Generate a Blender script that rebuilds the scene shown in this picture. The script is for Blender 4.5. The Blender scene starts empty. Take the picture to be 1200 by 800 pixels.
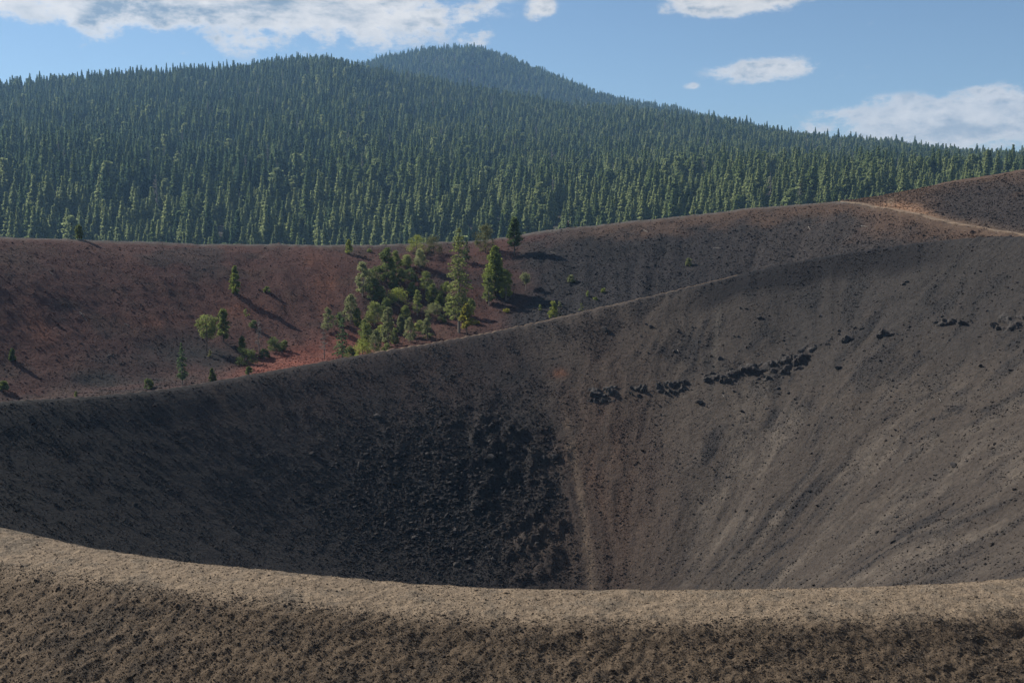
import bpy, math, random
import numpy as np
from mathutils import Vector, Matrix, Euler

random.seed(7)
RNG = np.random.default_rng(11)
R = math.radians
SC = bpy.context.scene
COL = SC.collection

# ------------------------------------------------------------------ camera
PITCH = R(6.6)
FPX = 1333.333
cd = bpy.data.cameras.new('camera'); cam = bpy.data.objects.new('camera', cd); COL.objects.link(cam)
cd.lens = 40; cd.sensor_width = 36; cd.clip_start = 0.1; cd.clip_end = 30000
cam.location = (0, 0, 0); cam.rotation_euler = (R(90) - PITCH, 0, 0)
SC.camera = cam

# ------------------------------------------------------------------ light and sky
SUN_AZ = R(-60)       # clockwise from +Y
SUN_EL = R(36)
SUN_STRENGTH = 4.9
SKY_STRENGTH = 0.064
EXPOSURE = 0.6
SC.view_settings.view_transform = 'Standard'; SC.view_settings.look = 'None'
SC.view_settings.exposure = EXPOSURE; SC.view_settings.gamma = 1
sd = bpy.data.lights.new('sun', 'SUN'); sun = bpy.data.objects.new('sun', sd); COL.objects.link(sun)
sd.energy = SUN_STRENGTH; sd.angle = R(0.5); sd.color = (1.0, 0.93, 0.82)
sdir = Vector((math.sin(SUN_AZ)*math.cos(SUN_EL), math.cos(SUN_AZ)*math.cos(SUN_EL), math.sin(SUN_EL)))
sun.rotation_euler = sdir.to_track_quat('Z', 'Y').to_euler()
sun.location = (-300, 200, 400)
SC.cycles.volume_bounces = 0
SC.cycles.max_bounces = 5; SC.cycles.diffuse_bounces = 2; SC.cycles.transparent_max_bounces = 8


def ray(px, py):
    px = np.asarray(px, float); py = np.asarray(py, float)
    a = (px-600)/FPX; b = (400-py)/FPX
    X = a; Y = math.cos(PITCH)+math.sin(PITCH)*b; Z = -math.sin(PITCH)+math.cos(PITCH)*b
    h = np.hypot(X, Y)
    return np.arctan2(X, Y), Z/h


def project(x, y, z):
    d = math.cos(PITCH)*y - math.sin(PITCH)*z
    u = math.sin(PITCH)*y + math.cos(PITCH)*z
    d = np.where(np.abs(d) < 1e-3, 1e-3, d)
    px = 600+FPX*x/d; py = 400-FPX*u/d
    px = np.where(d > 0, px, -9999.0)
    return px, py


class NB:
    """tiny node-building helper"""
    def __init__(s, nt): s.nt = nt
    def n(s, t, **kw):
        nd = s.nt.nodes.new(t)
        for k, v in kw.items():
            if k.startswith('i_'):
                key = k[2:]; key = int(key) if key.isdigit() else key
                nd.inputs[key].default_value = v
            else: setattr(nd, k, v)
        return nd
    def l(s, a, b): s.nt.links.new(a, b)
    def m(s, op, a, b=None, c=None, clamp=False):
        nd = s.nt.nodes.new('ShaderNodeMath'); nd.operation = op; nd.use_clamp = clamp
        for i, v in enumerate((a, b, c)):
            if v is None: continue
            if hasattr(v, 'is_linked'): s.nt.links.new(v, nd.inputs[i])
            else: nd.inputs[i].default_value = v
        return nd.outputs[0]
    def mix(s, f, a, b, blend='MIX'):
        nd = s.nt.nodes.new('ShaderNodeMix'); nd.data_type = 'RGBA'; nd.blend_type = blend
        for i, v in ((0, f), (6, a), (7, b)):
            if hasattr(v, 'is_linked'): s.nt.links.new(v, nd.inputs[i])
            else: nd.inputs[i].default_value = v if i == 0 else (*v, 1)[:4]
        return nd.outputs[2]
    def ss(s, x, lo, hi):
        nd = s.nt.nodes.new('ShaderNodeMapRange'); nd.interpolation_type = 'SMOOTHSTEP'
        s.nt.links.new(x, nd.inputs[0]); nd.inputs[1].default_value = lo; nd.inputs[2].default_value = hi
        return nd.outputs[0]


def build_world():
    w = bpy.data.worlds.new('World'); SC.world = w; w.use_nodes = True
    nt = w.node_tree; nt.nodes.clear(); b = NB(nt)
    sky = b.n('ShaderNodeTexSky', sky_type='NISHITA', sun_disc=False, sun_elevation=SUN_EL,
              sun_rotation=SUN_AZ, altitude=2000.0, air_density=1.0, dust_density=0.25, ozone_density=2.6)
    bg = b.n('ShaderNodeBackground', i_Strength=SKY_STRENGTH)
    b.l(sky.outputs[0], bg.inputs[0])
    tc = b.n('ShaderNodeTexCoord'); sp = b.n('ShaderNodeSeparateXYZ'); b.l(tc.outputs['Generated'], sp.inputs[0])
    U = b.m('ARCTAN2', sp.outputs[0], sp.outputs[1]); V = b.m('ARCSINE', sp.outputs[2])
    # noise coordinates: clouds are wider than tall
    def noise(sx, sy, scale, detail, off, rough=0.58):
        cx = b.n('ShaderNodeCombineXYZ'); b.l(b.m('MULTIPLY', U, sx), cx.inputs[0]); b.l(b.m('MULTIPLY', V, sy), cx.inputs[1])
        cx.inputs[2].default_value = off
        nz = b.n('ShaderNodeTexNoise', i_Scale=scale, i_Detail=detail, i_Roughness=rough); b.l(cx.outputs[0], nz.inputs['Vector'])
        return nz.outputs[0]
    n1 = noise(1, 2.0, 13, 10, 0.37, 0.62); n2 = noise(1, 1.7, 42, 8, 3.1, 0.66); n3 = noise(1, 2.0, 4.0, 4, 7.7)
    # blobs: centre and radii in photo pixels
    blobs = [(200, -12, 215, 50, 1.15), (30, 2, 75, 34, 0.8), (400, -4, 135, 44, 1.1), (470, 20, 62, 24, 0.85), (560, 43, 30, 14, 0.48),
             (330, 30, 75, 20, .7), (634, 12, 17, 12, 0.8), (870, -6, 105, 22, 0.95), (925, 83, 80, 14, 0.74), (972, 88, 40, 9, .55), (758, 26, 12, 7, .42), (810, 101, 12, 5, .42),
             (1090, 148, 125, 27, 1.0), (1205, 126, 85, 24, 0.95), (1010, 137, 55, 16, 0.75), (1060, 160, 160, 20, .7), (1020, 27, 16, 8, .42)]
    tot = None
    for (cx_, cy_, rx, ry, wgt) in blobs:
        az, tn = ray(cx_, cy_); u0 = float(az); v0 = float(math.atan(tn))
        k = 1/1333.0
        du = b.m('DIVIDE', b.m('SUBTRACT', U, u0), rx*k); dv = b.m('DIVIDE', b.m('SUBTRACT', V, v0), ry*k)
        d2 = b.m('ADD', b.m('MULTIPLY', du, du), b.m('MULTIPLY', dv, dv))
        g = b.m('MULTIPLY', b.m('POWER', 2.718, b.m('MULTIPLY', d2, -0.75)), wgt)
        tot = g if tot is None else b.m('MAXIMUM', tot, g)
    # scattered cloud over the rest of the sky, same kind of coverage as in view
    away = b.m('MAXIMUM', b.ss(V, 0.20, 0.30), b.ss(b.m('ABSOLUTE', U), 0.47, 0.62))
    gen = b.m('MULTIPLY', b.ss(n3, 0.44, 0.66), b.m('MULTIPLY', away, 0.95))
    gen = b.m('MULTIPLY', gen, b.ss(V, 0.0, 0.10))
    tot = b.m('MAXIMUM', tot, gen)
    dens = b.m('ADD', tot, b.m('ADD', b.m('MULTIPLY', b.m('SUBTRACT', n1, 0.5), 2.0), b.m('MULTIPLY', b.m('SUBTRACT', n2, 0.5), 1.1)))
    alpha = b.m('MULTIPLY', b.ss(dens, 0.32, 0.68), b.ss(tot, 0.16, 0.36))
    n4 = noise(1, 3.2, 9, 6, 5.9, 0.6)
    thick = b.m('ADD', b.m('MULTIPLY', b.ss(n4, 0.40, 0.60), b.m('MULTIPLY', b.ss(dens, 0.5, 1.1), b.ss(V, -0.02, 0.15))), b.m('ADD', 0.12, b.m('MULTIPLY', b.m('SUBTRACT', n2, 0.5), 1.3)), clamp=True)
    ccol = b.mix(thick, (0.98, 0.92, 0.85), (0.27, 0.34, 0.42))
    bc = b.n('ShaderNodeBackground', i_Strength=0.64); b.l(ccol, bc.inputs[0])
    mx = b.n('ShaderNodeMixShader'); b.l(b.m('MULTIPLY', alpha, 0.93), mx.inputs[0]); b.l(bg.outputs[0], mx.inputs[1]); b.l(bc.outputs[0], mx.inputs[2])
    out = b.n('ShaderNodeOutputWorld'); b.l(mx.outputs[0], out.inputs[0])


build_world()

# ------------------------------------------------------------------ helpers
def tag(o, label=None, cat=None, group=None, kind=None):
    if label: o['label'] = label
    if cat: o['category'] = cat
    if group: o['group'] = group
    if kind: o['kind'] = kind
    return o


def empty(name, loc):
    o = bpy.data.objects.new(name, None); COL.objects.link(o); o.location = loc
    o.empty_display_size = 0.5
    return o


def link(name, me, parent=None, loc=None):
    o = bpy.data.objects.new(name, me); COL.objects.link(o)
    if parent is not None: o.parent = parent
    if loc is not None: o.location = loc
    return o


def mesh_np(name, V, F, mat=None, smooth=False, colors=None, mats=None, midx=None):
    """V (n,3), F (m,k) with constant k"""
    V = np.asarray(V, np.float32); F = np.asarray(F, np.int32)
    me = bpy.data.meshes.new(name)
    me.vertices.add(len(V)); me.vertices.foreach_set('co', V.ravel())
    k = F.shape[1]
    me.loops.add(F.size); me.loops.foreach_set('vertex_index', F.ravel())
    me.polygons.add(len(F)); me.polygons.foreach_set('loop_start', np.arange(0, F.size, k, dtype=np.int32))
    me.polygons.foreach_set('loop_total', np.full(len(F), k, np.int32))
    if smooth: me.polygons.foreach_set('use_smooth', np.ones(len(F), bool))
    if colors is not None:
        a = me.attributes.new('Col', 'FLOAT_COLOR', 'POINT')
        a.data.foreach_set('color', np.concatenate([colors, np.ones((len(V), 1))], 1).astype(np.float32).ravel())
    if mats:
        for m in mats: me.materials.append(m)
        if midx is not None: me.polygons.foreach_set('material_index', np.asarray(midx, np.int32))
    elif mat: me.materials.append(mat)
    me.update(calc_edges=True); me.validate()
    return me


# ---- numpy noise
def _hash(ix, iy, seed):
    h = (ix.astype(np.int64)*374761393 + iy.astype(np.int64)*668265263 + seed*1442695041) & 0xFFFFFFFF
    h = ((h ^ (h >> 13))*1274126177) & 0xFFFFFFFF
    return h ^ (h >> 16)


def perlin(x, y, seed=0):
    x0 = np.floor(x); y0 = np.floor(y); fx = x-x0; fy = y-y0
    ix = x0.astype(np.int64); iy = y0.astype(np.int64)
    u = fx*fx*fx*(fx*(fx*6-15)+10); v = fy*fy*fy*(fy*(fy*6-15)+10)
    def g(dx, dy):
        a = (_hash(ix+dx, iy+dy, seed) & 1023)*(2*math.pi/1024)
        return np.cos(a)*(fx-dx)+np.sin(a)*(fy-dy)
    a = g(0, 0); b = g(1, 0); c = g(0, 1); d = g(1, 1)
    return ((a+(b-a)*u)*(1-v)+(c+(d-c)*u)*v)*1.5


def fbm(x, y, seed=0, oct=4, gain=.5):
    s = 0; a = 1; t = 0
    for i in range(oct):
        s = s+a*perlin(x*2**i+17.3*i, y*2**i-9.1*i, seed+i); t += a; a *= gain
    return s/t*1.3


def cells(x, y, seed):
    """flat topped random blocks: value of the nearest jittered cell"""
    ix = np.floor(x).astype(np.int64); iy = np.floor(y).astype(np.int64); best = np.full(x.shape, 9.); second = best.copy(); val = np.zeros(x.shape)
    for dx in (-1, 0, 1):
        for dy in (-1, 0, 1):
            h = _hash(ix+dx, iy+dy, seed); jx = (h & 255)/255.; jy = ((h >> 8) & 255)/255.; v = ((h >> 16) & 255)/255.
            d = np.hypot(x-(ix+dx+jx), y-(iy+dy+jy)); m = d < best
            second = np.where(m, best, np.minimum(second, d)); val = np.where(m, v, val); best = np.where(m, d, best)
    return val, second-best


def sstep(a, b, x):
    t = np.clip((x-a)/(b-a), 0, 1); return t*t*(3-2*t)


def pchip(xk, yk, x):
    xk = np.asarray(xk, float); yk = np.asarray(yk, float)
    h = np.diff(xk); d = np.diff(yk)/h
    m = np.zeros_like(yk)
    for i in range(1, len(xk)-1):
        if d[i-1]*d[i] > 0:
            w1 = 2*h[i]+h[i-1]; w2 = h[i]+2*h[i-1]
            m[i] = (w1+w2)/(w1/d[i-1]+w2/d[i])
    m[0] = d[0]; m[-1] = d[-1]
    i = np.clip(np.searchsorted(xk, x)-1, 0, len(xk)-2)
    t = np.clip((x-xk[i])/h[i], 0, 1)
    return (yk[i]*(2*t**3-3*t**2+1)+h[i]*m[i]*(t**3-2*t**2+t)+yk[i+1]*(-2*t**3+3*t**2)+h[i]*m[i+1]*(t**3-t**2))


# ------------------------------------------------------------------ terrain: a cinder cone with a double rim, a forested mountain behind
CX, CY = 10.0, 140.0
NPHI = 1440
PH = np.arange(NPHI)*2*math.pi/NPHI-math.pi          # -pi .. pi


def periodic(deg, val, smooth=8):
    deg = np.asarray(deg, float); val = np.asarray(val, float)
    o = np.argsort(deg); deg = deg[o]; val = val[o]
    d3 = np.concatenate([deg-360, deg, deg+360]); v3 = np.tile(val, 3)
    r = pchip(d3, v3, np.degrees(PH))
    if smooth:
        k = np.exp(-(np.arange(-40, 41)/smooth)**2/2); k /= k.sum()
        r = np.convolve(np.concatenate([r[-40:], r, r[:40]]), k, 'valid')
    return r


RI = periodic([-180, -155, -130, -90, -72, -30, 0, 30, 50, 70, 90, 110, 150], [83, 84, 78, 75, 75.5, 82, 89, 93, 92, 84, 77, 75.5, 79])


def tab(T, phi):
    f = (phi+math.pi)/(2*math.pi)*NPHI; i = np.floor(f).astype(int); w = f-i
    return T[i % NPHI]*(1-w)+T[(i+1) % NPHI]*w


def rim_hits(pts, far):
    deg = []; zz = []
    t = np.linspace(40, 330, 3000)
    for (px, py) in pts:
        az, tn = ray(px, py); x = math.sin(az)*t; y = math.cos(az)*t
        s = np.hypot(x-CX, y-CY)-tab(RI, np.arctan2(y-CY, x-CX))
        c = np.where(s[:-1]*s[1:] < 0)[0]
        if len(c) == 0: continue
        k = c[-1] if far else c[0]
        deg.append(math.degrees(math.atan2(y[k]-CY, x[k]-CX))); zz.append(float(tn)*t[k])
    return deg, zz


far_in = [(0, 471), (50, 468), (100, 465), (150, 460.5), (200, 455), (250, 447), (300, 438), (350, 429), (400, 420), (450, 411), (500, 403), (550, 394), (600, 384), (650, 373),
          (700, 361), (750, 350), (800, 338), (850, 326), (900, 313), (950, 303), (1000, 295), (1050, 288), (1100, 282), (1150, 278), (1200, 277)]
near_in = [(0, 624), (50, 636), (100, 646), (200, 660), (320, 672), (440, 684), (560, 692), (680, 695), (800, 695), (900, 694), (1000, 692), (1100, 688), (1200, 683)]
d1, z1 = rim_hits(far_in, True); d2, z2 = rim_hits(near_in, False)
d2 = [d if d < 0 else d for d in d2]
# unseen flanks of the rim
ZI = periodic(d1+d2+[0, -35, -150], z1+z2+[-7, -17, -23.5], 6)

out_px = [(-150, 276), (0, 278), (50, 280), (100, 281.5), (200, 284.5), (300, 286.5), (400, 287.5), (500, 286), (560, 283), (600, 276.5), (650, 268.5), (700, 264), (800, 253.5), (900, 243),
          (950, 239), (985, 237), (1020, 241), (1080, 252.5), (1130, 263), (1170, 271), (1200, 276), (1260, 284)]
out_r = [262, 274, 279, 283, 290, 295, 298, 300, 301, 301, 300, 299, 297, 293, 290, 286, 277, 262, 252, 244, 238, 228]
hump_px = [(985, 236.5), (1020, 231.5), (1040, 228), (1070, 222), (1100, 216), (1150, 207), (1200, 199), (1260, 192)]
hump_r = [294, 300, 302, 304, 305, 305, 304, 300]
od, orr, oz, hd, hr, hz = [], [], [], [], [], []
for (p, r) in zip(out_px, out_r):
    az, tn = ray(*p); x = math.sin(az)*r; y = math.cos(az)*r
    od.append(math.degrees(math.atan2(y-CY, x-CX))); orr.append(math.hypot(x-CX, y-CY)); oz.append(float(tn)*r)
for (p, r) in zip(hump_px, hump_r):
    az, tn = ray(*p); x = math.sin(az)*r; y = math.cos(az)*r
    hd.append(math.degrees(math.atan2(y-CY, x-CX))); hr.append(math.hypot(x-CX, y-CY)); hz.append(float(tn)*r)
for (a_, r_, z_) in [(175, 150, -5), (-160, 145, -4), (-130, 143, -2.6), (-94, 143, -2.0), (-60, 143, -2.6), (-25, 140, -4), (5, 140, -6)]:
    od.append(a_); orr.append(r_); oz.append(z_)
RO = periodic(od, orr, 6); ZO = periodic(od, oz, 4)
# third ring: the high hump beyond the trail on the right; elsewhere just the shoulder of the rim
hd2 = hd+[5, -25, -60, 175, -130, -94]; hr2 = hr+[185, 165, 148, 154, 148, 148]; hz2 = hz+[6, 0, -3.2, -6, -3.4, -2.9]
for (a_, r_, z_) in zip(od, orr, oz):
    if min(hd)-1 < a_ < max(hd)+4: continue
    if 70 < a_ < 175: hd2.append(a_); hr2.append(r_+6); hz2.append(z_-1.4)
RH = np.maximum(periodic(hd2, hr2, 5), RO+4); ZH = periodic(hd2, hz2, 3)
ZM = periodic([177, 140, 115, 98, 78, 60, 45, 31, 0, -40, -90, -135], [-33, -32, -29.5, -27.5, -20.5, -13.5, -9.8, -7.5, -11, -24, -28.8, -31], 10)
DMF = periodic([177, 140, 98, 60, 31, 0, -40, -90, -135], [.36, .33, .33, .36, .45, .4, .4, .36, .36], 10)
W1 = periodic([180, 140, 90, 40, 0, -40, -70, -90, -110, -135], [1.2, 1.0, 1.2, 1.6, 2.0, 3.0, 4.2, 4.6, 4.6, 3.0], 10)
ZF = -61.0
NU = 420     # samples per unit of u
TAB = np.zeros((NPHI, 3*NU+1))
for k in range(NPHI):
    ri, zi, ro, zo, rh, zh, zm, w1 = RI[k], ZI[k], RO[k], ZO[k], RH[k], ZH[k], ZM[k], W1[k]
    zm = min(zm, zi-1.2)
    rr = np.linspace(0, ri, NU, endpoint=False)
    TAB[k, :NU] = pchip([0, 7, 13, ri*.5, ri-8, ri-3.2, ri-1.2, ri], [ZF, ZF+.6, ZF+3.2, max(ZF+8, zi-4.2-(.655-.105*float(sstep(85, 125, abs(math.degrees(PH[k])))))*(ri*.5-8)), zi-4.2, zi-1.15, zi-.25, zi], rr)
    W = ro-ri; dm = W*DMF[k]; dz = zo-zm
    dd = np.linspace(0, W, NU, endpoint=False)
    TAB[k, NU:2*NU] = pchip([0, w1, w1+2.2, dm, dm+.15*(W-dm), dm+.82*(W-dm), W-2.2, W],
                            [zi, zi-.18, zi-.18-min(1.0, .25*(zi-zm)), zm, zm+.09*dz, zm+.88*dz, zo-.35, zo], dd)
    Wh = rh-ro
    tt = np.linspace(0, 1, NU+1)
    if zh > zo+.5:
        TAB[k, 2*NU:] = pchip([0, .06, .18, .62, .85, 1], [zo, zo, zo+.10*(zh-zo), zo+.74*(zh-zo), zo+.95*(zh-zo), zh], tt)
    else:
        TAB[k, 2*NU:] = zo+(zh-zo)*tt**1.6

# mountain silhouettes (tree tops) in photo pixels
sh_px = [-300, -150, 0, 100, 200, 300, 350, 385, 430, 500, 560, 640, 700, 760, 850, 900, 950, 1000, 1100, 1200, 1350, 1500]
sh_py = [120, 104, 89, 83, 76, 69, 65, 63, 77, 90, 100, 113, 120, 125, 134, 144, 153, 156, 163, 169, 178, 186]
pk_px = [-300, 300, 400, 430, 470, 540, 600, 650, 690, 740, 800, 850, 950, 1200, 1500]
pk_py = [150, 110, 82, 69, 60, 53, 63, 81, 98, 114, 123, 134, 158, 190, 200]
AZS = np.linspace(R(-75), R(75), 301)
def az_curve(pxs, pys, r, treeh):
    az, tn = ray(np.array(pxs, float), np.array(pys, float))
    return pchip(az, tn*r-treeh, np.clip(AZS, az[0], az[-1]))
SH_R, PK_R = 2250.0, 3350.0
ZSH = az_curve(sh_px, sh_py, SH_R, 34); ZPK = az_curve(pk_px, pk_py, PK_R, 30)
azb, tnb = ray(np.array([-300, 0, 200, 400, 560, 700, 850, 985, 1200, 1500.]), np.array([290, 289, 292, 293, 290, 275, 264, 256, 246, 240.]))
ZB = pchip(azb, tnb*800.0, np.clip(AZS, azb[0], azb[-1]))
MR = np.concatenate([np.linspace(0, 1000, 101), np.linspace(1020, 4200, 160), np.linspace(4300, 7000, 28)])
MT = np.zeros((len(AZS), len(MR)))
for k in range(len(AZS)):
    f = float(sstep(R(70), R(38), abs(AZS[k])))
    rs = SH_R
    kn = [(0, -200), (430, -185), (560, -120), (800, ZB[k]), (1500, ZB[k]+(ZSH[k]-ZB[k])*.46), (rs, ZSH[k]), (rs+300, ZSH[k]-30),
          (2850, ZPK[k]-100 if ZPK[k]-100 < ZSH[k]+60 else ZSH[k]+60), (PK_R, ZPK[k]), (3700, ZPK[k]-25), (4600, ZPK[k]-200), (5600, -100), (7000, -200)]
    v = pchip([a for a, _ in kn], [b for _, b in kn], MR)
    MT[k] = -200+(v+200)*f


def mountain(az, r):
    fa = np.clip((az-AZS[0])/(AZS[1]-AZS[0]), 0, len(AZS)-1.001); ia = fa.astype(int); wa = fa-ia
    fr = np.interp(r, MR, np.arange(len(MR))); fr = np.clip(fr, 0, len(MR)-1.001); ir = fr.astype(int); wr = fr-ir
    z = (MT[ia, ir]*(1-wr)+MT[ia, ir+1]*wr)*(1-wa)+(MT[ia+1, ir]*(1-wr)+MT[ia+1, ir+1]*wr)*wa
    z = z*sstep(R(75), R(72), np.abs(az))+(-200)*(1-sstep(R(75), R(72), np.abs(az)))
    return z


def zone(x, y):
    phi = np.arctan2(y-CY, x-CX); rho = np.hypot(x-CX, y-CY)
    ri = tab(RI, phi); ro = tab(RO, phi); rh = tab(RH, phi)
    u = np.where(rho < ri, rho/ri, np.where(rho < ro, 1+(rho-ri)/(ro-ri), np.where(rho < rh, 2+(rho-ro)/(rh-ro), 3+(rho-rh)/100.)))
    return phi, rho, ri, ro, rh, u


def height(x, y, detail=True):
    x = np.asarray(x, float); y = np.asarray(y, float)
    phi, rho, ri, ro, rh, u = zone(x, y)
    f = (phi+math.pi)/(2*math.pi)*NPHI; i = np.floor(f).astype(int); w = f-i; i0 = i % NPHI; i1 = (i+1) % NPHI
    uu = np.clip(u, 0, 2.9999)*NU; j = np.floor(uu).astype(int); wu = uu-j
    z = (TAB[i0, j]*(1-wu)+TAB[i0, j+1]*wu)*(1-w)+(TAB[i1, j]*(1-wu)+TAB[i1, j+1]*wu)*w
    over = np.maximum(rho-rh, 0)
    flank = z-np.where(over < 12, .025*over**2, .6*over-3.6)
    r = np.hypot(x, y); az = np.arctan2(x, y)
    mt = mountain(az, r)
    lump = (fbm(x/330, y/330, 5, 4)*16+fbm(x/90, y/90, 9, 3)*4)*sstep(500, 900, r)
    mt = mt+lump*np.clip(1-np.abs(r-SH_R)/600*0, 0, 1)
    k = 6.0
    h = np.clip(.5+.5*(flank-mt)/k, 0, 1)
    zz = np.where(u >= 3, mt+(flank-mt)*h+k*h*(1-h), z)
    if detail:
        ph = np.degrees(phi)
        ins = (u < 1)
        wall = sstep(.18, .4, u)*(1-sstep(.9, .99, u))*ins
        # rocky spur left of the brown chute, steep right flank
        s = np.where(ph > 101, np.exp(-((ph-101)/15)**2), np.exp(-((ph-101)/12.0)**2))
        zz = zz+wall*s*1.1*sstep(.86, .66, u+.05*fbm(x/6, y/6, 87, 3))
        rough = wall*np.exp(-((ph-104)/20)**2)*sstep(.82, .66, u)
        ca1, cb1 = cells((x+.8*fbm(x/3, y/3, 22, 2))/2.1, y/1.7, 23); ca2, cb2 = cells(x/.95, y/.85, 24)
        rid = (.55*ca1*(.5+.5*sstep(0, .2, cb1))+.33*ca2*(.5+.5*sstep(0, .2, cb2)))*sstep(-.25, .2, fbm(x/6, y/6, 25, 3))
        zz = zz+rough*sstep(91, 97, ph+6*fbm(x/7, y/7, 88, 3))*(rid*2.1-.3)
        # gullies running down the fall line
        wq = 1.1*fbm(x/22, y/22, 85, 3); gl = fbm(ph/6+wq, rho/20., 31, 3, .5)
        zz = zz+wall*gl*.42*sstep(150, 90, np.abs(ph))
        an = ((u > 1.02) & (u < 3))*sstep(1.02, 1.15, u)
        far = sstep(60, 110, r)
        zz = zz+far*(np.exp(-((u-1)/.05)**2)+np.exp(-((u-2)/.05)**2))*fbm(ph*1.1, ph*0+2, 89, 4)*.32
        zz = zz+an*far*(fbm(ph/2.2, rho/40., 33, 3)*.5*sstep(1.95, 1.7, u)+fbm(x/14, y/14, 35, 4)*.45)
        near = sstep(110, 70, r)
        zz = zz+near*(fbm(x/2.6, y/2.6, 41, 4)*.12+fbm(x/.6, y/.6, 43, 3)*.06*sstep(.99, 1.07, u)+fbm(x/.6, y/.6, 43, 3)*.03)*sstep(.9, 1.0, u)
        zz = zz+near*(fbm((y-.7*x)/1.1+.6*fbm(x/2, y/2, 46, 2), (x+.7*y)/1.9, 45, 5, .6)*.115+fbm(x/.33, y/.33, 47, 2)*.05)*sstep(1.06, 1.12, u)
        zz = zz+(u < 3)*far*(fbm(x/2.4, y/2.4, 51, 3)*.11)*sstep(.05, .2, np.abs(u-1)+np.abs(ins*0))
    return zz


def hit(px, py, rmin=20, rmax=420, umin=None, umax=None):
    """where the sight line through a photo pixel meets the ground"""
    az, tn = ray(px, py); az = float(az); tn = float(tn)
    t = np.arange(rmin, rmax, .25); x = math.sin(az)*t; y = math.cos(az)*t
    d = height(x, y)-tn*t
    u = zone(x, y)[5]
    ok = np.ones(len(t), bool)
    if umin is not None: ok &= (u >= umin)
    if umax is not None: ok &= (u <= umax)
    c = np.where((d[1:] >= 0) & ok[1:] & (d[:-1] < 0))[0]
    if len(c): k = c[0]+1
    else:
        dd = np.where(ok, np.abs(d), 1e9); k = int(np.argmin(dd))
    return Vector((x[k], y[k], float(height(x[k:k+1], y[k:k+1])[0])))


# ------------------------------------------------------------------ ground colours (base colours, with some sunlit crests and wall shade put in)
def lerp(c, col, f):
    f = np.clip(f, 0, 1)[:, None]; return c*(1-f)+np.array(col)[None, :]*f


def gauss(px, py, cx, cy, sx, sy, ang=0):
    a = R(ang); dx = px-cx; dy = py-cy
    X = dx*math.cos(a)+dy*math.sin(a); Y = -dx*math.sin(a)+dy*math.cos(a)
    return np.exp(-(X/sx)**2-(Y/sy)**2)


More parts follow.
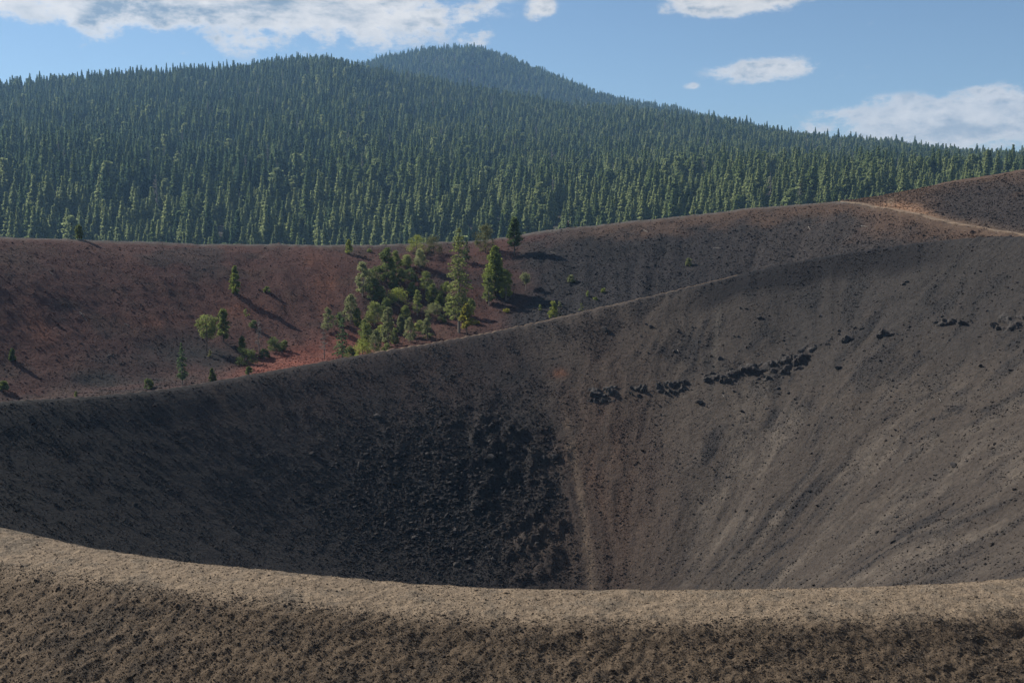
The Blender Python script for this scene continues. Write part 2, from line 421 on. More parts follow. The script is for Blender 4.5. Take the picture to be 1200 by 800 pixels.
def ground_color(x, y, z):
    px, py = project(x, y, z)
    phi, rho, ri, ro, rh, u = zone(x, y); ph = np.degrees(phi); r = np.hypot(x, y)
    n = len(x)
    nA = fbm(x/9, y/9, 61, 5); nB = fbm(x/2.0, y/2.0, 63, 4); nC = fbm(x/30, y/30, 65, 4)
    wq = 1.1*fbm(x/22, y/22, 85, 3); st = fbm(ph/3.4+wq, rho/11+wq, 67, 6, .65); st2 = fbm(ph/9+.8*wq, rho/24, 69, 6, .62)
    c = np.zeros((n, 3))+np.array((.050, .046, .034))
    # ---- crater interior
    ins = (u <= 1.0)
    ci = np.zeros((n, 3))+np.array((.114, .095, .082))
    ci = lerp(ci, (.052, .050, .053), sstep(-.15, .4, st+.5*nA)*.85)
    ci = lerp(ci, (.205, .172, .143), sstep(-.2, .45, st2+.35*st+.3*nA)*sstep(400, 520, py)*sstep(700, 860, px)*sstep(-45, -8, ph)*np.clip(.8+.7*nB, .3, 1))
    ci = lerp(ci, (.066, .062, .062), sstep(470, 350, py+nA*50)*sstep(780, 960, px)*.7)
    ci = lerp(ci, (.165, .108, .080), gauss(px+12*st, py, 700, 580, 75, 170)*(.75+.6*st))
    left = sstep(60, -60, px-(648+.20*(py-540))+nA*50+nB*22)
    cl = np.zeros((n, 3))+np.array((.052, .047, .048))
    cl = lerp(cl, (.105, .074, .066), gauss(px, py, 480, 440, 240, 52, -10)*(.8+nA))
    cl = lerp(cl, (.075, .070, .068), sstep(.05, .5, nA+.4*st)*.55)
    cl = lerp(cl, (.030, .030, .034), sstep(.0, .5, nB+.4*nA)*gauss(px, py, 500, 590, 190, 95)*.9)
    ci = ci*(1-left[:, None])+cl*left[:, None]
    ci = lerp(ci, (.120, .090, .074), gauss(px+nB*10, py+nA*12, 645, 655, 48, 48)*(.85+.5*nA))
    chute = np.exp(-((px-(652+44*np.clip((py-440)/250, 0, 1.2)**.8)+nB*4)/(4.5+2*nA))**2)*sstep(450, 540, py)
    ci = lerp(ci, (.30, .225, .165), chute*(.6+.5*st+.4*nB))
    ci = lerp(ci, (.26, .115, .065), gauss(px+nB*6, py, 654, 437, 9, 5)*.8)
    ci = lerp(ci, (.15, .105, .08), gauss(px, py, 262, 474, 7, 26, -32)*.7)
    ci = lerp(ci, (.165, .145, .125), gauss(px+nB*3, py, 840, 385, 3.5, 60, 4)*.8)
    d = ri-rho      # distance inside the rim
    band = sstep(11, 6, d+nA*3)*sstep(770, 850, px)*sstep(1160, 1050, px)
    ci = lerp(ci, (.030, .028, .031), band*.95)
    ci = ci*(.45*(1-left)+.42*left*(1-.42*sstep(330, 40, px)))[:, None]; c = np.where(ins[:, None], ci, c)  # dark lava wall, shade put into the colour towards its left edge
    # ---- terrace and outer rim, far side
    an = (u > 1.0)
    ca = np.zeros((n, 3))+np.array((.152, .070, .058))
    ca = lerp(ca, (.075, .054, .053), sstep(-.1, .5, nC+.6*nA)*.8)
    ca = lerp(ca, (.165, .092, .068), sstep(.05, .5, st2*.7+nA*.7)*.6)
    ca = lerp(ca, (.30, .125, .08), np.clip(gauss(px, py, 48, 388, 16, 34, -28)+gauss(px, py, 182, 376, 26, 9)+gauss(px, py, 278, 362, 34, 10)
              + gauss(px, py, 372, 318, 13, 30, -18)+gauss(px, py, 385, 345, 10, 28, 8), 0, 1)*(.55+.7*nA+.3*nB))
    ca = lerp(ca, (.052, .046, .048), np.clip(gauss(px, py, 170, 418, 80, 18)+gauss(px, py, 250, 425, 40, 22)+gauss(px, py, 160, 448, 50, 10)+.8*gauss(px, py, 95, 445, 60, 14), 0, 1)*(.75+.6*nA))
    ca = lerp(ca, (.34, .115, .080), np.clip(gauss(px, py, 335, 426, 62, 14, -14)*1.3+gauss(px, py, 415, 403, 42, 15), 0, 1)*(.95+.5*nA))
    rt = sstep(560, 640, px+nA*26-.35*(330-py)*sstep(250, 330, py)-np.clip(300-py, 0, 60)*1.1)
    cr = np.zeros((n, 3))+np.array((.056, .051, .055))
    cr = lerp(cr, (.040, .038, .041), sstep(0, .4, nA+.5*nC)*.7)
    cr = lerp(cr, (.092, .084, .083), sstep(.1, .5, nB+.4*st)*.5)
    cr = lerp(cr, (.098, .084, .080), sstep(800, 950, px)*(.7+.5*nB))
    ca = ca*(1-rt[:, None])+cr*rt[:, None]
    dr = ro-rho
    top = sstep(17, 5, dr+nA*9+st*5)
    ca = lerp(ca, (.170, .110, .082), top*sstep(620, 720, px)*.9)  # tan rim top, sun on its flatter ground put into the colour
    ca = lerp(ca, (.190, .165, .145), sstep(3.5, 1.0, dr+nB)*sstep(.0, .3, 1-sstep(1010, 1030, px))*.7)
    # hump
    hu = u > 2
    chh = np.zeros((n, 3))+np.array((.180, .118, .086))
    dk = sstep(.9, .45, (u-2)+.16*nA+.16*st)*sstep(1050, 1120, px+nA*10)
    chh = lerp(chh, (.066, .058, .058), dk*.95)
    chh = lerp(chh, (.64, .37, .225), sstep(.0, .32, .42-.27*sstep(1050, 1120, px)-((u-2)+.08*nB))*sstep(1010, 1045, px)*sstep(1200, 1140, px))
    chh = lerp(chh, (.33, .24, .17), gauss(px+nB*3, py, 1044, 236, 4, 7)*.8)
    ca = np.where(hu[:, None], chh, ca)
    ca = lerp(ca, (.34, .235, .16), np.exp(-((rho-ro-1.5+nB*1.5)/4.5)**2)*sstep(985, 1020, px)*(.65+.6*nB)*(px < 1300))
    cl_ = lerp(np.zeros((n, 3))+np.array((.105, .08, .068)), (.27, .185, .125), sstep(500, 600, px)*sstep(880, 800, px))  # tan path crest, its sunlit brightness also put into the colour
    cw = sstep(3.0, 1.2, rho-ri)*sstep(1.0, .97, np.where(u > 1, .97, u))
    ca = np.where(((u > 1) & (u < 1.2))[:, None], ca*(1-cw[:, None])+cl_*cw[:, None], ca)
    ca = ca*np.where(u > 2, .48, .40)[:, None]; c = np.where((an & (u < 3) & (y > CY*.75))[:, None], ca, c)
    # ---- near side: pale crest and brown cinder slope, grazing light partly put into their colours
    nf = fbm((y-.7*x)/1.2+.7*fbm(x/2, y/2, 46, 2), (x+.7*y)/2.2, 71, 6, .68); nD = fbm(x/.45, y/.45, 73, 3)
    cn = np.zeros((n, 3))+np.array((.222, .165, .114))
    cn = lerp(cn, (.078, .068, .060), sstep(-.12, .42, nf+.5*nA+.25*nD)*.62)
    cn = lerp(cn, (.300, .225, .158), sstep(.15, .5, -nf+.5*nC)*.45)
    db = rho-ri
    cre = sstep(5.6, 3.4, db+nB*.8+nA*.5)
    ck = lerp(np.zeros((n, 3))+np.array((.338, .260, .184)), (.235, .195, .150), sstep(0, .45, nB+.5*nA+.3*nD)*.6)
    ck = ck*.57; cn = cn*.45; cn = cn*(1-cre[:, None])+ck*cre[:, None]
    nearz = an & (y < CY*.75) & (u < 3)
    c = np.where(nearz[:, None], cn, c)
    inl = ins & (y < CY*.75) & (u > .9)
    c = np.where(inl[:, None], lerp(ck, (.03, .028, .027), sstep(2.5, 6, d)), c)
    # ---- outer flank of the cone
    fl = (u >= 3) & (np.hypot(x-CX, y-CY)-rh < 330) & (y > -400)
    c = np.where(fl[:, None], lerp(np.zeros((n, 3))+np.array((.075, .066, .062)), (.05, .046, .034), sstep(150, 260, rho-rh)), c)
    return np.clip(c, .008, .6)


# ------------------------------------------------------------------ materials
def new_mat(name):
    m = bpy.data.materials.new(name); m.use_nodes = True
    nt = m.node_tree; nt.nodes.clear(); b = NB(nt)
    out = b.n('ShaderNodeOutputMaterial'); bs = b.n('ShaderNodeBsdfPrincipled', i_Roughness=.95)
    if 'Specular IOR Level' in bs.inputs: bs.inputs['Specular IOR Level'].default_value = .12
    b.l(bs.outputs[0], out.inputs[0])
    return m, b, bs, out


def mat_ground():
    m, b, bs, out = new_mat('cinder_ground')
    at = b.n('ShaderNodeAttribute', attribute_name='Col')
    ge = b.n('ShaderNodeNewGeometry')
    n1 = b.n('ShaderNodeTexNoise', i_Scale=1.7, i_Detail=6, i_Roughness=.65); b.l(ge.outputs['Position'], n1.inputs['Vector'])
    n2 = b.n('ShaderNodeTexNoise', i_Scale=11.0, i_Detail=5, i_Roughness=.75); b.l(ge.outputs['Position'], n2.inputs['Vector'])
    vo = b.n('ShaderNodeTexVoronoi', i_Scale=3.0); b.l(ge.outputs['Position'], vo.inputs['Vector'])
    f = b.m('ADD', b.m('MULTIPLY', n1.outputs[0], 1.5), b.m('MULTIPLY', n2.outputs[0], 1.5))
    f = b.m('ADD', f, -.5)
    cx = b.n('ShaderNodeCombineXYZ')
    for i in range(3): b.l(f, cx.inputs[i])
    col = b.mix(1.0, at.outputs['Color'], cx.outputs[0], 'MULTIPLY')
    b.l(col, bs.inputs['Base Color'])
    h = b.m('ADD', b.m('MULTIPLY', n1.outputs[0], .7), b.m('ADD', b.m('MULTIPLY', n2.outputs[0], .12), b.m('MULTIPLY', vo.outputs[0], -.12)))
    bp = b.n('ShaderNodeBump', i_Strength=.8, i_Distance=.45); b.l(h, bp.inputs['Height']); b.l(bp.outputs[0], bs.inputs['Normal'])
    return m


def mat_rock(name, inst=False, base=(.07, .066, .066)):
    m, b, bs, out = new_mat(name)
    ge = b.n('ShaderNodeNewGeometry'); oi = b.n('ShaderNodeObjectInfo')
    n1 = b.n('ShaderNodeTexNoise', i_Scale=2.6, i_Detail=6, i_Roughness=.7); b.l(ge.outputs['Position'], n1.inputs['Vector'])
    if inst:
        at = b.n('ShaderNodeAttribute', attribute_name='rcol'); at.attribute_type = 'INSTANCER'; src = b.mix(b.m('LESS_THAN', at.outputs['Fac'], .0005), at.outputs['Color'], (.04, .036, .033))
    else:
        src = b.mix(oi.outputs['Random'], base, tuple(v*.62 for v in base))
    f = b.m('ADD', b.m('MULTIPLY', n1.outputs[0], 1.1), b.m('ADD', b.m('MULTIPLY', oi.outputs['Random'], .35), .25))
    cx = b.n('ShaderNodeCombineXYZ')
    for i in range(3): b.l(f, cx.inputs[i])
    b.l(b.mix(1.0, src, cx.outputs[0], 'MULTIPLY'), bs.inputs['Base Color'])
    bp = b.n('ShaderNodeBump', i_Strength=.7, i_Distance=.2); b.l(n1.outputs[0], bp.inputs['Height']); b.l(bp.outputs[0], bs.inputs['Normal'])
    return m


def mat_leaf(name, a, c, trans=.35, var=.5):
    trans = min(.55, trans+.15)
    if 'fir' in name: trans = .66; a = (a[0]*1.12, a[1]*1.22, a[2]*1.3); c = (c[0]*1.28, c[1]*1.3, c[2]*1.3)
    if 'pine' in name and 'dark' not in name: trans = .6; c = tuple(v*1.12 for v in c)
    a = tuple(v*1.35 for v in a); c = tuple(v*1.8 for v in c)
    m, b, bs, out = new_mat(name)
    oi = b.n('ShaderNodeObjectInfo'); ge = b.n('ShaderNodeNewGeometry')
    nz = b.n('ShaderNodeTexNoise', i_Scale=1.3, i_Detail=3); b.l(ge.outputs['Position'], nz.inputs['Vector'])
    f = b.m('ADD', b.m('MULTIPLY', oi.outputs['Random'], var), b.m('MULTIPLY', b.m('SUBTRACT', nz.outputs[0], .3), .9), clamp=True)
    col = b.mix(f, a, c)
    b.l(col, bs.inputs['Base Color'])
    tr = b.n('ShaderNodeBsdfTranslucent'); b.l(col, tr.inputs[0])
    mx = b.n('ShaderNodeMixShader', i_0=trans); b.l(bs.outputs[0], mx.inputs[1]); b.l(tr.outputs[0], mx.inputs[2]); b.l(mx.outputs[0], out.inputs[0])
    return m


def mat_bark(name, a, c):
    m, b, bs, out = new_mat(name)
    ge = b.n('ShaderNodeTexCoord'); mp = b.n('ShaderNodeMapping'); mp.inputs['Scale'].default_value = (9, 9, 1.6); b.l(ge.outputs['Object'], mp.inputs[0])
    nz = b.n('ShaderNodeTexNoise', i_Scale=2.0, i_Detail=5); b.l(mp.outputs[0], nz.inputs['Vector'])
    b.l(b.mix(nz.outputs[0], a, c), bs.inputs['Base Color'])
    bp = b.n('ShaderNodeBump', i_Strength=.6, i_Distance=.05); b.l(nz.outputs[0], bp.inputs['Height']); b.l(bp.outputs[0], bs.inputs['Normal'])
    return m


def mat_flat(name, c, rough=.8):
    m, b, bs, out = new_mat(name)
    ge = b.n('ShaderNodeTexCoord'); nz = b.n('ShaderNodeTexNoise', i_Scale=14.0, i_Detail=4); b.l(ge.outputs['Object'], nz.inputs['Vector'])
    b.l(b.mix(nz.outputs[0], tuple(v*.75 for v in c), tuple(min(1, v*1.2) for v in c)), bs.inputs['Base Color']); bs.inputs['Roughness'].default_value = rough
    return m


M = {
    'ground': mat_ground(),
    'rock': mat_rock('lava_rock', base=(.070, .064, .062)),
    'rock_i': mat_rock('lava_rubble', inst=True),
    'fir': mat_leaf('fir_needles', (.050, .072, .028), (.105, .125, .048), .35),
    'fir_dark': mat_leaf('dark_fir_needles', (.032, .054, .028), (.065, .088, .038), .3),
    'fir_pale': mat_leaf('pale_fir_needles', (.085, .105, .045), (.15, .165, .07), .38),
    'pine': mat_leaf('pine_needles', (.085, .110, .034), (.150, .165, .056), .4),
    'pine_pale': mat_leaf('pale_pine_needles', (.105, .120, .055), (.165, .175, .085), .38),
    'pine_yellow': mat_leaf('yellow_pine_needles', (.155, .155, .030), (.235, .215, .045), .42),
    'pine_bright': mat_leaf('bright_pine_needles', (.105, .135, .030), (.175, .190, .050), .42),
    'pine_dark': mat_leaf('dark_pine_needles', (.052, .076, .028), (.100, .120, .040), .4),
    'olive': mat_leaf('olive_foliage', (.085, .090, .038), (.135, .130, .055), .3),
    'grey_twig': mat_bark('grey_twigs', (.16, .145, .13), (.30, .275, .25)),
    'bark': mat_bark('brown_bark', (.055, .042, .034), (.13, .105, .085)),
    'bark_pale': mat_bark('pale_bark', (.17, .145, .12), (.33, .295, .25)),
    'wood': mat_bark('weathered_wood', (.17, .155, .14), (.32, .30, .27)),
    'trail': None,
}

# ------------------------------------------------------------------ ground sheet
def build_ground():
    fov = 29.5
    az_in = np.arange(-fov, fov+1e-6, .095)
    az_l = -fov-np.cumsum(np.linspace(.15, 4.0, 60)); az_l = az_l[az_l > -179.0][::-1]
    az_r = -az_l[::-1]
    az = np.radians(np.concatenate([az_l, az_in, az_r, [180+az_l[0]-(-180)+0]]))
    az = np.unique(np.clip(np.concatenate([[-math.pi], az, [math.pi]]), -math.pi, math.pi))
    rr = np.concatenate([np.linspace(1.0, 48, 40), np.arange(48.5, 92, .10), np.arange(92, 112, .8), np.arange(112, 232, .33),
                         np.arange(232, 312, .42), np.linspace(313, 480, 60), np.geomspace(490, 3600, 190), np.linspace(3650, 6500, 24)])
    A, Rr = np.meshgrid(az, rr, indexing='ij')
    x = np.sin(A)*Rr; y = np.cos(A)*Rr
    na, nr = A.shape
    xf = x.ravel(); yf = y.ravel()
    z = height(xf, yf); col = ground_color(xf, yf, z)
    V = np.stack([xf, yf, z], 1)
    i = np.arange(na-1)[:, None]*nr+np.arange(nr-1)[None, :]
    F = np.stack([i, i+1, i+nr+1, i+nr], -1).reshape(-1, 4)
    # centre fan cap: one quad ring down to the point under the camera
    c0 = len(V); zc = float(height(np.array([0.]), np.array([0.]))[0])
    V = np.vstack([V, [[0, 0, zc]]]); col = np.vstack([col, col[:1]])
    cap = np.stack([np.full(na-1, c0), np.arange(na-1)*nr, (np.arange(na-1)+1)*nr], 1)
    me = mesh_np('ground', V, F, M['ground'], True, col)
    o = link('ground', me); tag(o, 'dark cinder ground of the double rimmed crater and the mountain beyond', None, None, 'structure')
    mc = mesh_np('ground_cap', V[np.concatenate([[c0], np.arange(na)*nr])], np.stack([np.zeros(na-1, int), np.arange(1, na), np.arange(2, na+1)], 1), M['ground'], True,
                 col[np.concatenate([[c0], np.arange(na)*nr])])
    import bmesh
    bm = bmesh.new(); bm.from_mesh(me); bm.from_mesh(mc); bmesh.ops.remove_doubles(bm, verts=[v for v in bm.verts if v.co.length < 6], dist=.01)
    bm.to_mesh(me); bm.free(); bpy.data.meshes.remove(mc)
    return o


build_ground()

# trails: draped strips on the crests
def mat_trail(name, a, c):
    m, b, bs, out = new_mat(name)
    ge = b.n('ShaderNodeNewGeometry'); nz = b.n('ShaderNodeTexNoise', i_Scale=2.2, i_Detail=6, i_Roughness=.7); b.l(ge.outputs['Position'], nz.inputs['Vector'])
    b.l(b.mix(nz.outputs[0], a, c), bs.inputs['Base Color'])
    bp = b.n('ShaderNodeBump', i_Strength=.5, i_Distance=.15); b.l(nz.outputs[0], bp.inputs['Height']); b.l(bp.outputs[0], bs.inputs['Normal'])
    return m


def trail(name, deg0, deg1, RT, off, width, mat, label):
    n = 260; ns = 6
    ph = np.radians(np.linspace(deg0, deg1, n))
    w = width*(1+.25*fbm(np.degrees(ph)/3, ph*0, 81, 3)); o_ = off+.5*fbm(np.degrees(ph)/5, ph*0+3, 83, 3)
    s = np.linspace(-.5, .5, ns)
    rad = tab(RT, ph)[:, None]+o_[:, None]+w[:, None]*s[None, :]
    x = CX+np.cos(ph)[:, None]*rad; y = CY+np.sin(ph)[:, None]*rad
    z = height(x.ravel(), y.ravel()).reshape(x.shape)+np.where(np.abs(s) > .45, -.12, .05)[None, :]
    V = np.stack([x, y, z], -1).reshape(-1, 3)
    i = np.arange(n-1)[:, None]*ns+np.arange(ns-1)[None, :]
    F = np.stack([i, i+1, i+ns+1, i+ns], -1).reshape(-1, 4)
    me = mesh_np(name, V, F, mat, True)
    # faces up
    me.flip_normals() if me.polygons[0].normal.z < 0 else None
    o = link(name, me); tag(o, label, None, None, 'structure'); return o


T1 = mat_trail('tan_trail', (.10, .073, .052), (.17, .123, .088)); T2 = mat_trail('grey_trail', (.075, .067, .062), (.125, .113, .102)); T3 = mat_trail('pale_trail', (.15, .108, .076), (.24, .18, .128))
trail('path', 118, 67, RI, .4, 1.5, T1, 'narrow tan footpath along the crest of the inner crater rim')
dT = [d for d, p in zip(od, out_px) if p[0] in (-150, 985, 1260)]
trail('path', dT[0], dT[1]-1, RO, .3, 2.0, T2, 'grey footpath along the crest of the far outer rim')
trail('path', dT[1]+1, dT[2], RO, 1.4, 4.8, T3, 'pale footpath curving down below the brown hump on the right')

# ------------------------------------------------------------------ rocks
def rock_mesh(name, seed, n=16, flat=.75, mat=None, sub=False):
    import bmesh
    rg = np.random.default_rng(seed); bm = bmesh.new()
    for _ in range(n):
        v = rg.normal(size=3); v /= np.linalg.norm(v); v *= rg.uniform(.72, 1.0); v[2] *= flat
        bm.verts.new(v*.5)
    bmesh.ops.convex_hull(bm, input=bm.verts)
    for v in [v for v in bm.verts if not v.link_faces]: bm.verts.remove(v)
    me = bpy.data.meshes.new(name); bm.to_mesh(me); bm.free()
    if mat: me.materials.append(mat)
    return me


ROCKS = [rock_mesh('boulder', 100+i, 11+2*(i % 5), .55+.09*(i % 5), M['rock']) for i in range(10)]
ROCKS_I = [rock_mesh('cinder', 200+i, 9+(i % 4), .6+.08*(i % 4), M['rock_i']) for i in range(6)]


def gn_scatter(name, P, rot, scale, var, geos, label, rcol=None, extra=None):
    """points mesh + geometry nodes instancing; geos = list of lists of objects joined per variant"""
    me = bpy.data.meshes.new(name); me.vertices.add(len(P)); me.vertices.foreach_set('co', np.asarray(P, np.float32).ravel())
    def at(nm, ty, key, arr):
        a = me.attributes.new(nm, ty, 'POINT'); a.data.foreach_set(key, np.asarray(arr).ravel())
    at('prot', 'FLOAT_VECTOR', 'vector', np.asarray(rot, np.float32)); at('pscale', 'FLOAT_VECTOR', 'vector', np.asarray(scale, np.float32))
    at('pvar', 'INT', 'value', np.asarray(var, np.int32))
    if rcol is not None: at('rcol', 'FLOAT_COLOR', 'color', np.concatenate([rcol, np.ones((len(P), 1))], 1).astype(np.float32))
    me.update()
    o = link(name, me); tag(o, label, None, None, 'stuff')
    ng = bpy.data.node_groups.new(name, 'GeometryNodeTree')
    ng.interface.new_socket('Geometry', in_out='INPUT', socket_type='NodeSocketGeometry'); ng.interface.new_socket('Geometry', in_out='OUTPUT', socket_type='NodeSocketGeometry')
    b = NB(ng); gi = b.n('NodeGroupInput'); go = b.n('NodeGroupOutput')
    mp = b.n('GeometryNodeMeshToPoints'); b.l(gi.outputs[0], mp.inputs['Mesh'])
    def attr(nm, ty):
        nd = b.n('GeometryNodeInputNamedAttribute', data_type=ty); nd.inputs['Name'].default_value = nm
        return [s for s in nd.outputs if s.enabled and s.name == 'Attribute'][0]
    ar = attr('prot', 'FLOAT_VECTOR'); asc = attr('pscale', 'FLOAT_VECTOR'); av = attr('pvar', 'INT')
    e2r = b.n('FunctionNodeEulerToRotation'); b.l(ar, e2r.inputs[0])
    jn = b.n('GeometryNodeJoinGeometry')
    for k, objs in enumerate(geos):
        if len(objs) > 1: jj = b.n('GeometryNodeJoinGeometry')
        for ob in objs:
            oi = b.n('GeometryNodeObjectInfo', transform_space='ORIGINAL'); oi.inputs['Object'].default_value = ob
            if len(objs) > 1: b.l(oi.outputs['Geometry'], jj.inputs[0]); src = jj.outputs[0]
            else: src = oi.outputs['Geometry']
        cm = b.n('FunctionNodeCompare', data_type='INT', operation='EQUAL')
        b.l(av, [s for s in cm.inputs if s.enabled][0]); [s for s in cm.inputs if s.enabled][1].default_value = k
        ip = b.n('GeometryNodeInstanceOnPoints'); b.l(mp.outputs[0], ip.inputs['Points']); b.l(cm.outputs[0], ip.inputs['Selection'])
        b.l(src, ip.inputs['Instance']); b.l(e2r.outputs[0], ip.inputs['Rotation']); b.l(asc, ip.inputs['Scale'])
        b.l(ip.outputs[0], jn.inputs[0])
    b.l(jn.outputs[0], go.inputs[0])
    md = o.modifiers.new('scatter', 'NODES'); md.node_group = ng
    return o


def visible_mask(x, y, margin=40):
    z = height(x, y, False); px, py = project(x, y, z)
    return (px > -margin) & (px < 1200+margin) & (py < 830)


def sight(px, py):
    return hit(px, py)


# lava outcrops on the right crater wall: each one jagged ledge
def outcrop(cx, cy, w, h, slant, seed, label):
    """one craggy ledge standing out of the slope: a thick broken crust, deeper at its lower lip"""
    c = hit(cx, cy, 100, 300, None, .995); mpp = c.length/FPX
    L = w*mpp*1.05; e = .5
    g = np.array([(height(np.array([c.x+e]), np.array([c.y]), False)-height(np.array([c.x-e]), np.array([c.y]), False))[0]/(2*e),
                  (height(np.array([c.x]), np.array([c.y+e]), False)-height(np.array([c.x]), np.array([c.y-e]), False))[0]/(2*e)])
    gl = np.hypot(*g); up = g/gl; nrm = np.array([-g[0], -g[1], 1.]); nrm /= np.linalg.norm(nrm)
    lat = np.array([up[1], -up[0]]); lat = lat if lat[0] > 0 else -lat
    Hh = h*mpp*1.6
    na, nb = int(max(26, L/.16)), int(max(16, Hh/.16)); na = min(na, 90); nb = min(nb, 52)
    A, B = np.meshgrid(np.linspace(-.5, .5, na), np.linspace(-.5, .5, nb), indexing='ij')
    px_ = A*L; py_ = B*Hh-slant*A*L
    X = c.x+lat[0]*px_+up[0]*py_; Y = c.y+lat[1]*px_+up[1]*py_
    Z = height(X.ravel(), Y.ravel()).reshape(X.shape)
    wob = .16*fbm(A*7+seed, B*3, seed, 3)
    env = sstep(1.0, .72, np.abs(A*2)+.25*fbm(A*9, B*4+seed, seed+1, 3))*sstep(-.48, -.30, B+wob)*sstep(.5, .05, B+wob)
    env = env*sstep(-.12, .22, fbm(px_/2.2+seed, py_/1.3, seed+7, 4)+.07)
    v1, b1 = cells(px_/1.25+seed, py_/.8, seed); v2, b2 = cells(px_/.5, py_/.38+seed, seed+2)
    disp = env*(.25+1.25*v1*(.4+.6*sstep(0, .12, b1))+.45*v2*sstep(0, .15, b2)+.3*fbm(px_, py_, seed+3, 3))-.22
    P = np.stack([X+nrm[0]*disp*.55+up[0]*-disp*.35, Y+nrm[1]*disp*.55-up[1]*disp*.35, Z+nrm[2]*disp*.55], -1).reshape(-1, 3)-np.array(c)
    i = np.arange(na-1)[:, None]*nb+np.arange(nb-1)[None, :]
    F = np.stack([i, i+nb, i+nb+1, i+1], -1).reshape(-1, 4)
    me = mesh_np('lava_outcrop', P, F, M['rock'])
    if sum(p.normal.z for p in me.polygons) < 0: me.flip_normals()
    o = link('lava_outcrop', me, None, c); tag(o, label, 'rock outcrop', 'dark lava outcrops on the right crater wall')


for i, (a) in enumerate([
    (706, 462, 34, 18, .0, 'broad lava outcrop at the left end of the crater wall ledges, beside the brown chute'),
    (747, 457, 20, 12, .0, 'tiny lava outcrop between the broad left outcrop and the long ledge'),
    (788, 453, 38, 15, -.28, 'low jagged lava ledge just left of the smooth gap in the row'),
    (846, 441, 40, 17, -.2, 'lava ledge with a pale log, in the middle of the row of outcrops'),
    (889, 432, 44, 13, -.3, 'thin slanting lava ledge joining the largest outcrop at its right'),
    (925, 424, 46, 32, -.45, 'largest and darkest lava outcrop on the crater wall'),
    (985, 400, 30, 8, -.3, 'small lava ledge right of and above the largest outcrop'),
    (1047, 390, 34, 8, -.3, 'narrow lava ledge halfway between the largest outcrop and the photo edge'),
    (1119, 378, 38, 8, -.2, 'long flat lava ledge, second from the right edge of the photo'),
    (1184, 378, 40, 20, .12, 'layered lava outcrop at the right edge of the photo'),
]): outcrop(*a[:5], 300+i, a[5])

# single boulders of their own
BOULD = []
def boulder(p, s, label, group, k, sink=.18):
    me = ROCKS[k % len(ROCKS)]
    o = link('boulder', me, None, p+Vector((0, 0, s*(.35-sink)))); rg = random.Random(k*13+5)
    o.scale = (s*rg.uniform(.8, 1.3), s*rg.uniform(.8, 1.2), s*rg.uniform(.7, 1.1)); o.rotation_euler = (rg.uniform(-.4, .4), rg.uniform(-.4, .4), rg.uniform(0, 6.28))
    tag(o, label, 'boulder', group); BOULD.append(o); return o


kk = 0
for (px, py, s, lab) in [
    (1117, 547, 9, 'dark boulder low on the far right crater wall, the larger of a close pair'), (1133, 541, 5, 'small dark boulder just right of the larger one of a close pair'),
    (1085, 580, 6, 'lone dark boulder below the close pair on the right crater wall'), (1051, 607, 5, 'lone small boulder lowest on the right crater wall'),
    (982, 433, 9, 'squat dark boulder right of the largest lava outcrop'), (1150, 430, 8, 'dark boulder high on the wall below the right edge outcrops'),
    (869, 483, 8, 'rounded boulder on bare grey scree below the middle lava ledge'), (821, 473, 10, 'dark pointed boulder just below the low jagged ledge'),
    (898, 479, 6, 'dark boulder in a short vertical row under the largest outcrop'), (708, 388, 11, 'dark twin boulder near the tan rim path, highest on the wall'),
    (768, 498, 5, 'small boulder alone left of the pale streak on the wall'), (795, 389, 6, 'dark flat boulder above the lava ledges, left of the pale line'),
    (957, 594, 5, 'small dark boulder on the smooth lower right scree'), (931, 605, 4, 'smallest dark boulder on the smooth lower right scree')]:
    p = hit(px, py, 100, 300, None, .995); boulder(p, s*p.length/FPX, lab, None, kk); kk += 1
# blocks of the shaded rubble spur and of the right wall
rg = np.random.default_rng(77)
cnt = 0
while cnt < 150:
    px = rg.normal(545, 70); py = rg.normal(575, 62)
    if not (410 < px < 672 and 485 < py < 685 and px < 655+.2*(py-540)): continue
    p = hit(px, py, 100, 300, None, .99); s = p.length/FPX*(2.6+rg.gamma(2., 1.5))
    wh = ('upper ' if py < 545 else 'middle ' if py < 605 else 'lower ')+('left ' if px < 545 else 'right '); sz = 'large' if s > 1.05 else 'small'
    boulder(p, s, sz+' dark angular lava block in the '+wh+'part of the shaded rubble', sz+' lava blocks '+wh+'in the shaded rubble', kk); kk += 1; cnt += 1
cnt = 0
while cnt < 110:
    px = rg.uniform(690, 1195); py = 395+abs(rg.normal(0, 1))*55-60*(px-690)/500+rg.normal()*22
    if not (300 < py < 560): continue
    p = hit(px, py, 100, 300, None, .98); s = p.length/FPX*(2.0+rg.gamma(1.6, 1.0))
    wh = 'below the left ledges' if px < 830 else 'around the largest outcrop' if px < 985 else 'near the right ledges'; sz = 'larger' if s > .6 else 'small'
    boulder(p, s, sz+' dark lava block lying on the right crater wall '+wh, sz+' lava blocks '+wh, kk); kk += 1; cnt += 1


def cinder_scatter():
    # use a few single rocks' meshes through objects that really stand in the scene
    protos = []
    spots = [(70, 735), (330, 760), (610, 742), (820, 775), (1010, 748), (1150, 768)]
    for i, me in enumerate(ROCKS_I):
        p = hit(*spots[i], 40, 95); me2 = me
        o = link('stone', me2, None, p+Vector((0, 0, .05))); o.scale = (.3, .26, .2); o.rotation_euler = (0, 0, i*1.1)
        o.data.materials.clear(); o.data.materials.append(M['rock_i'])
        protos.append(o)
    names = ['far left foreground slope', 'left foreground slope, below the dark crater', 'foreground slope just under the pale crest at the centre',
             'lower foreground slope right of the centre', 'right foreground slope just under the pale crest', 'foreground slope at the right edge']
    for o, nm in zip(protos, names): tag(o, 'single dark cinder stone on the '+nm, 'stone')
    return protos


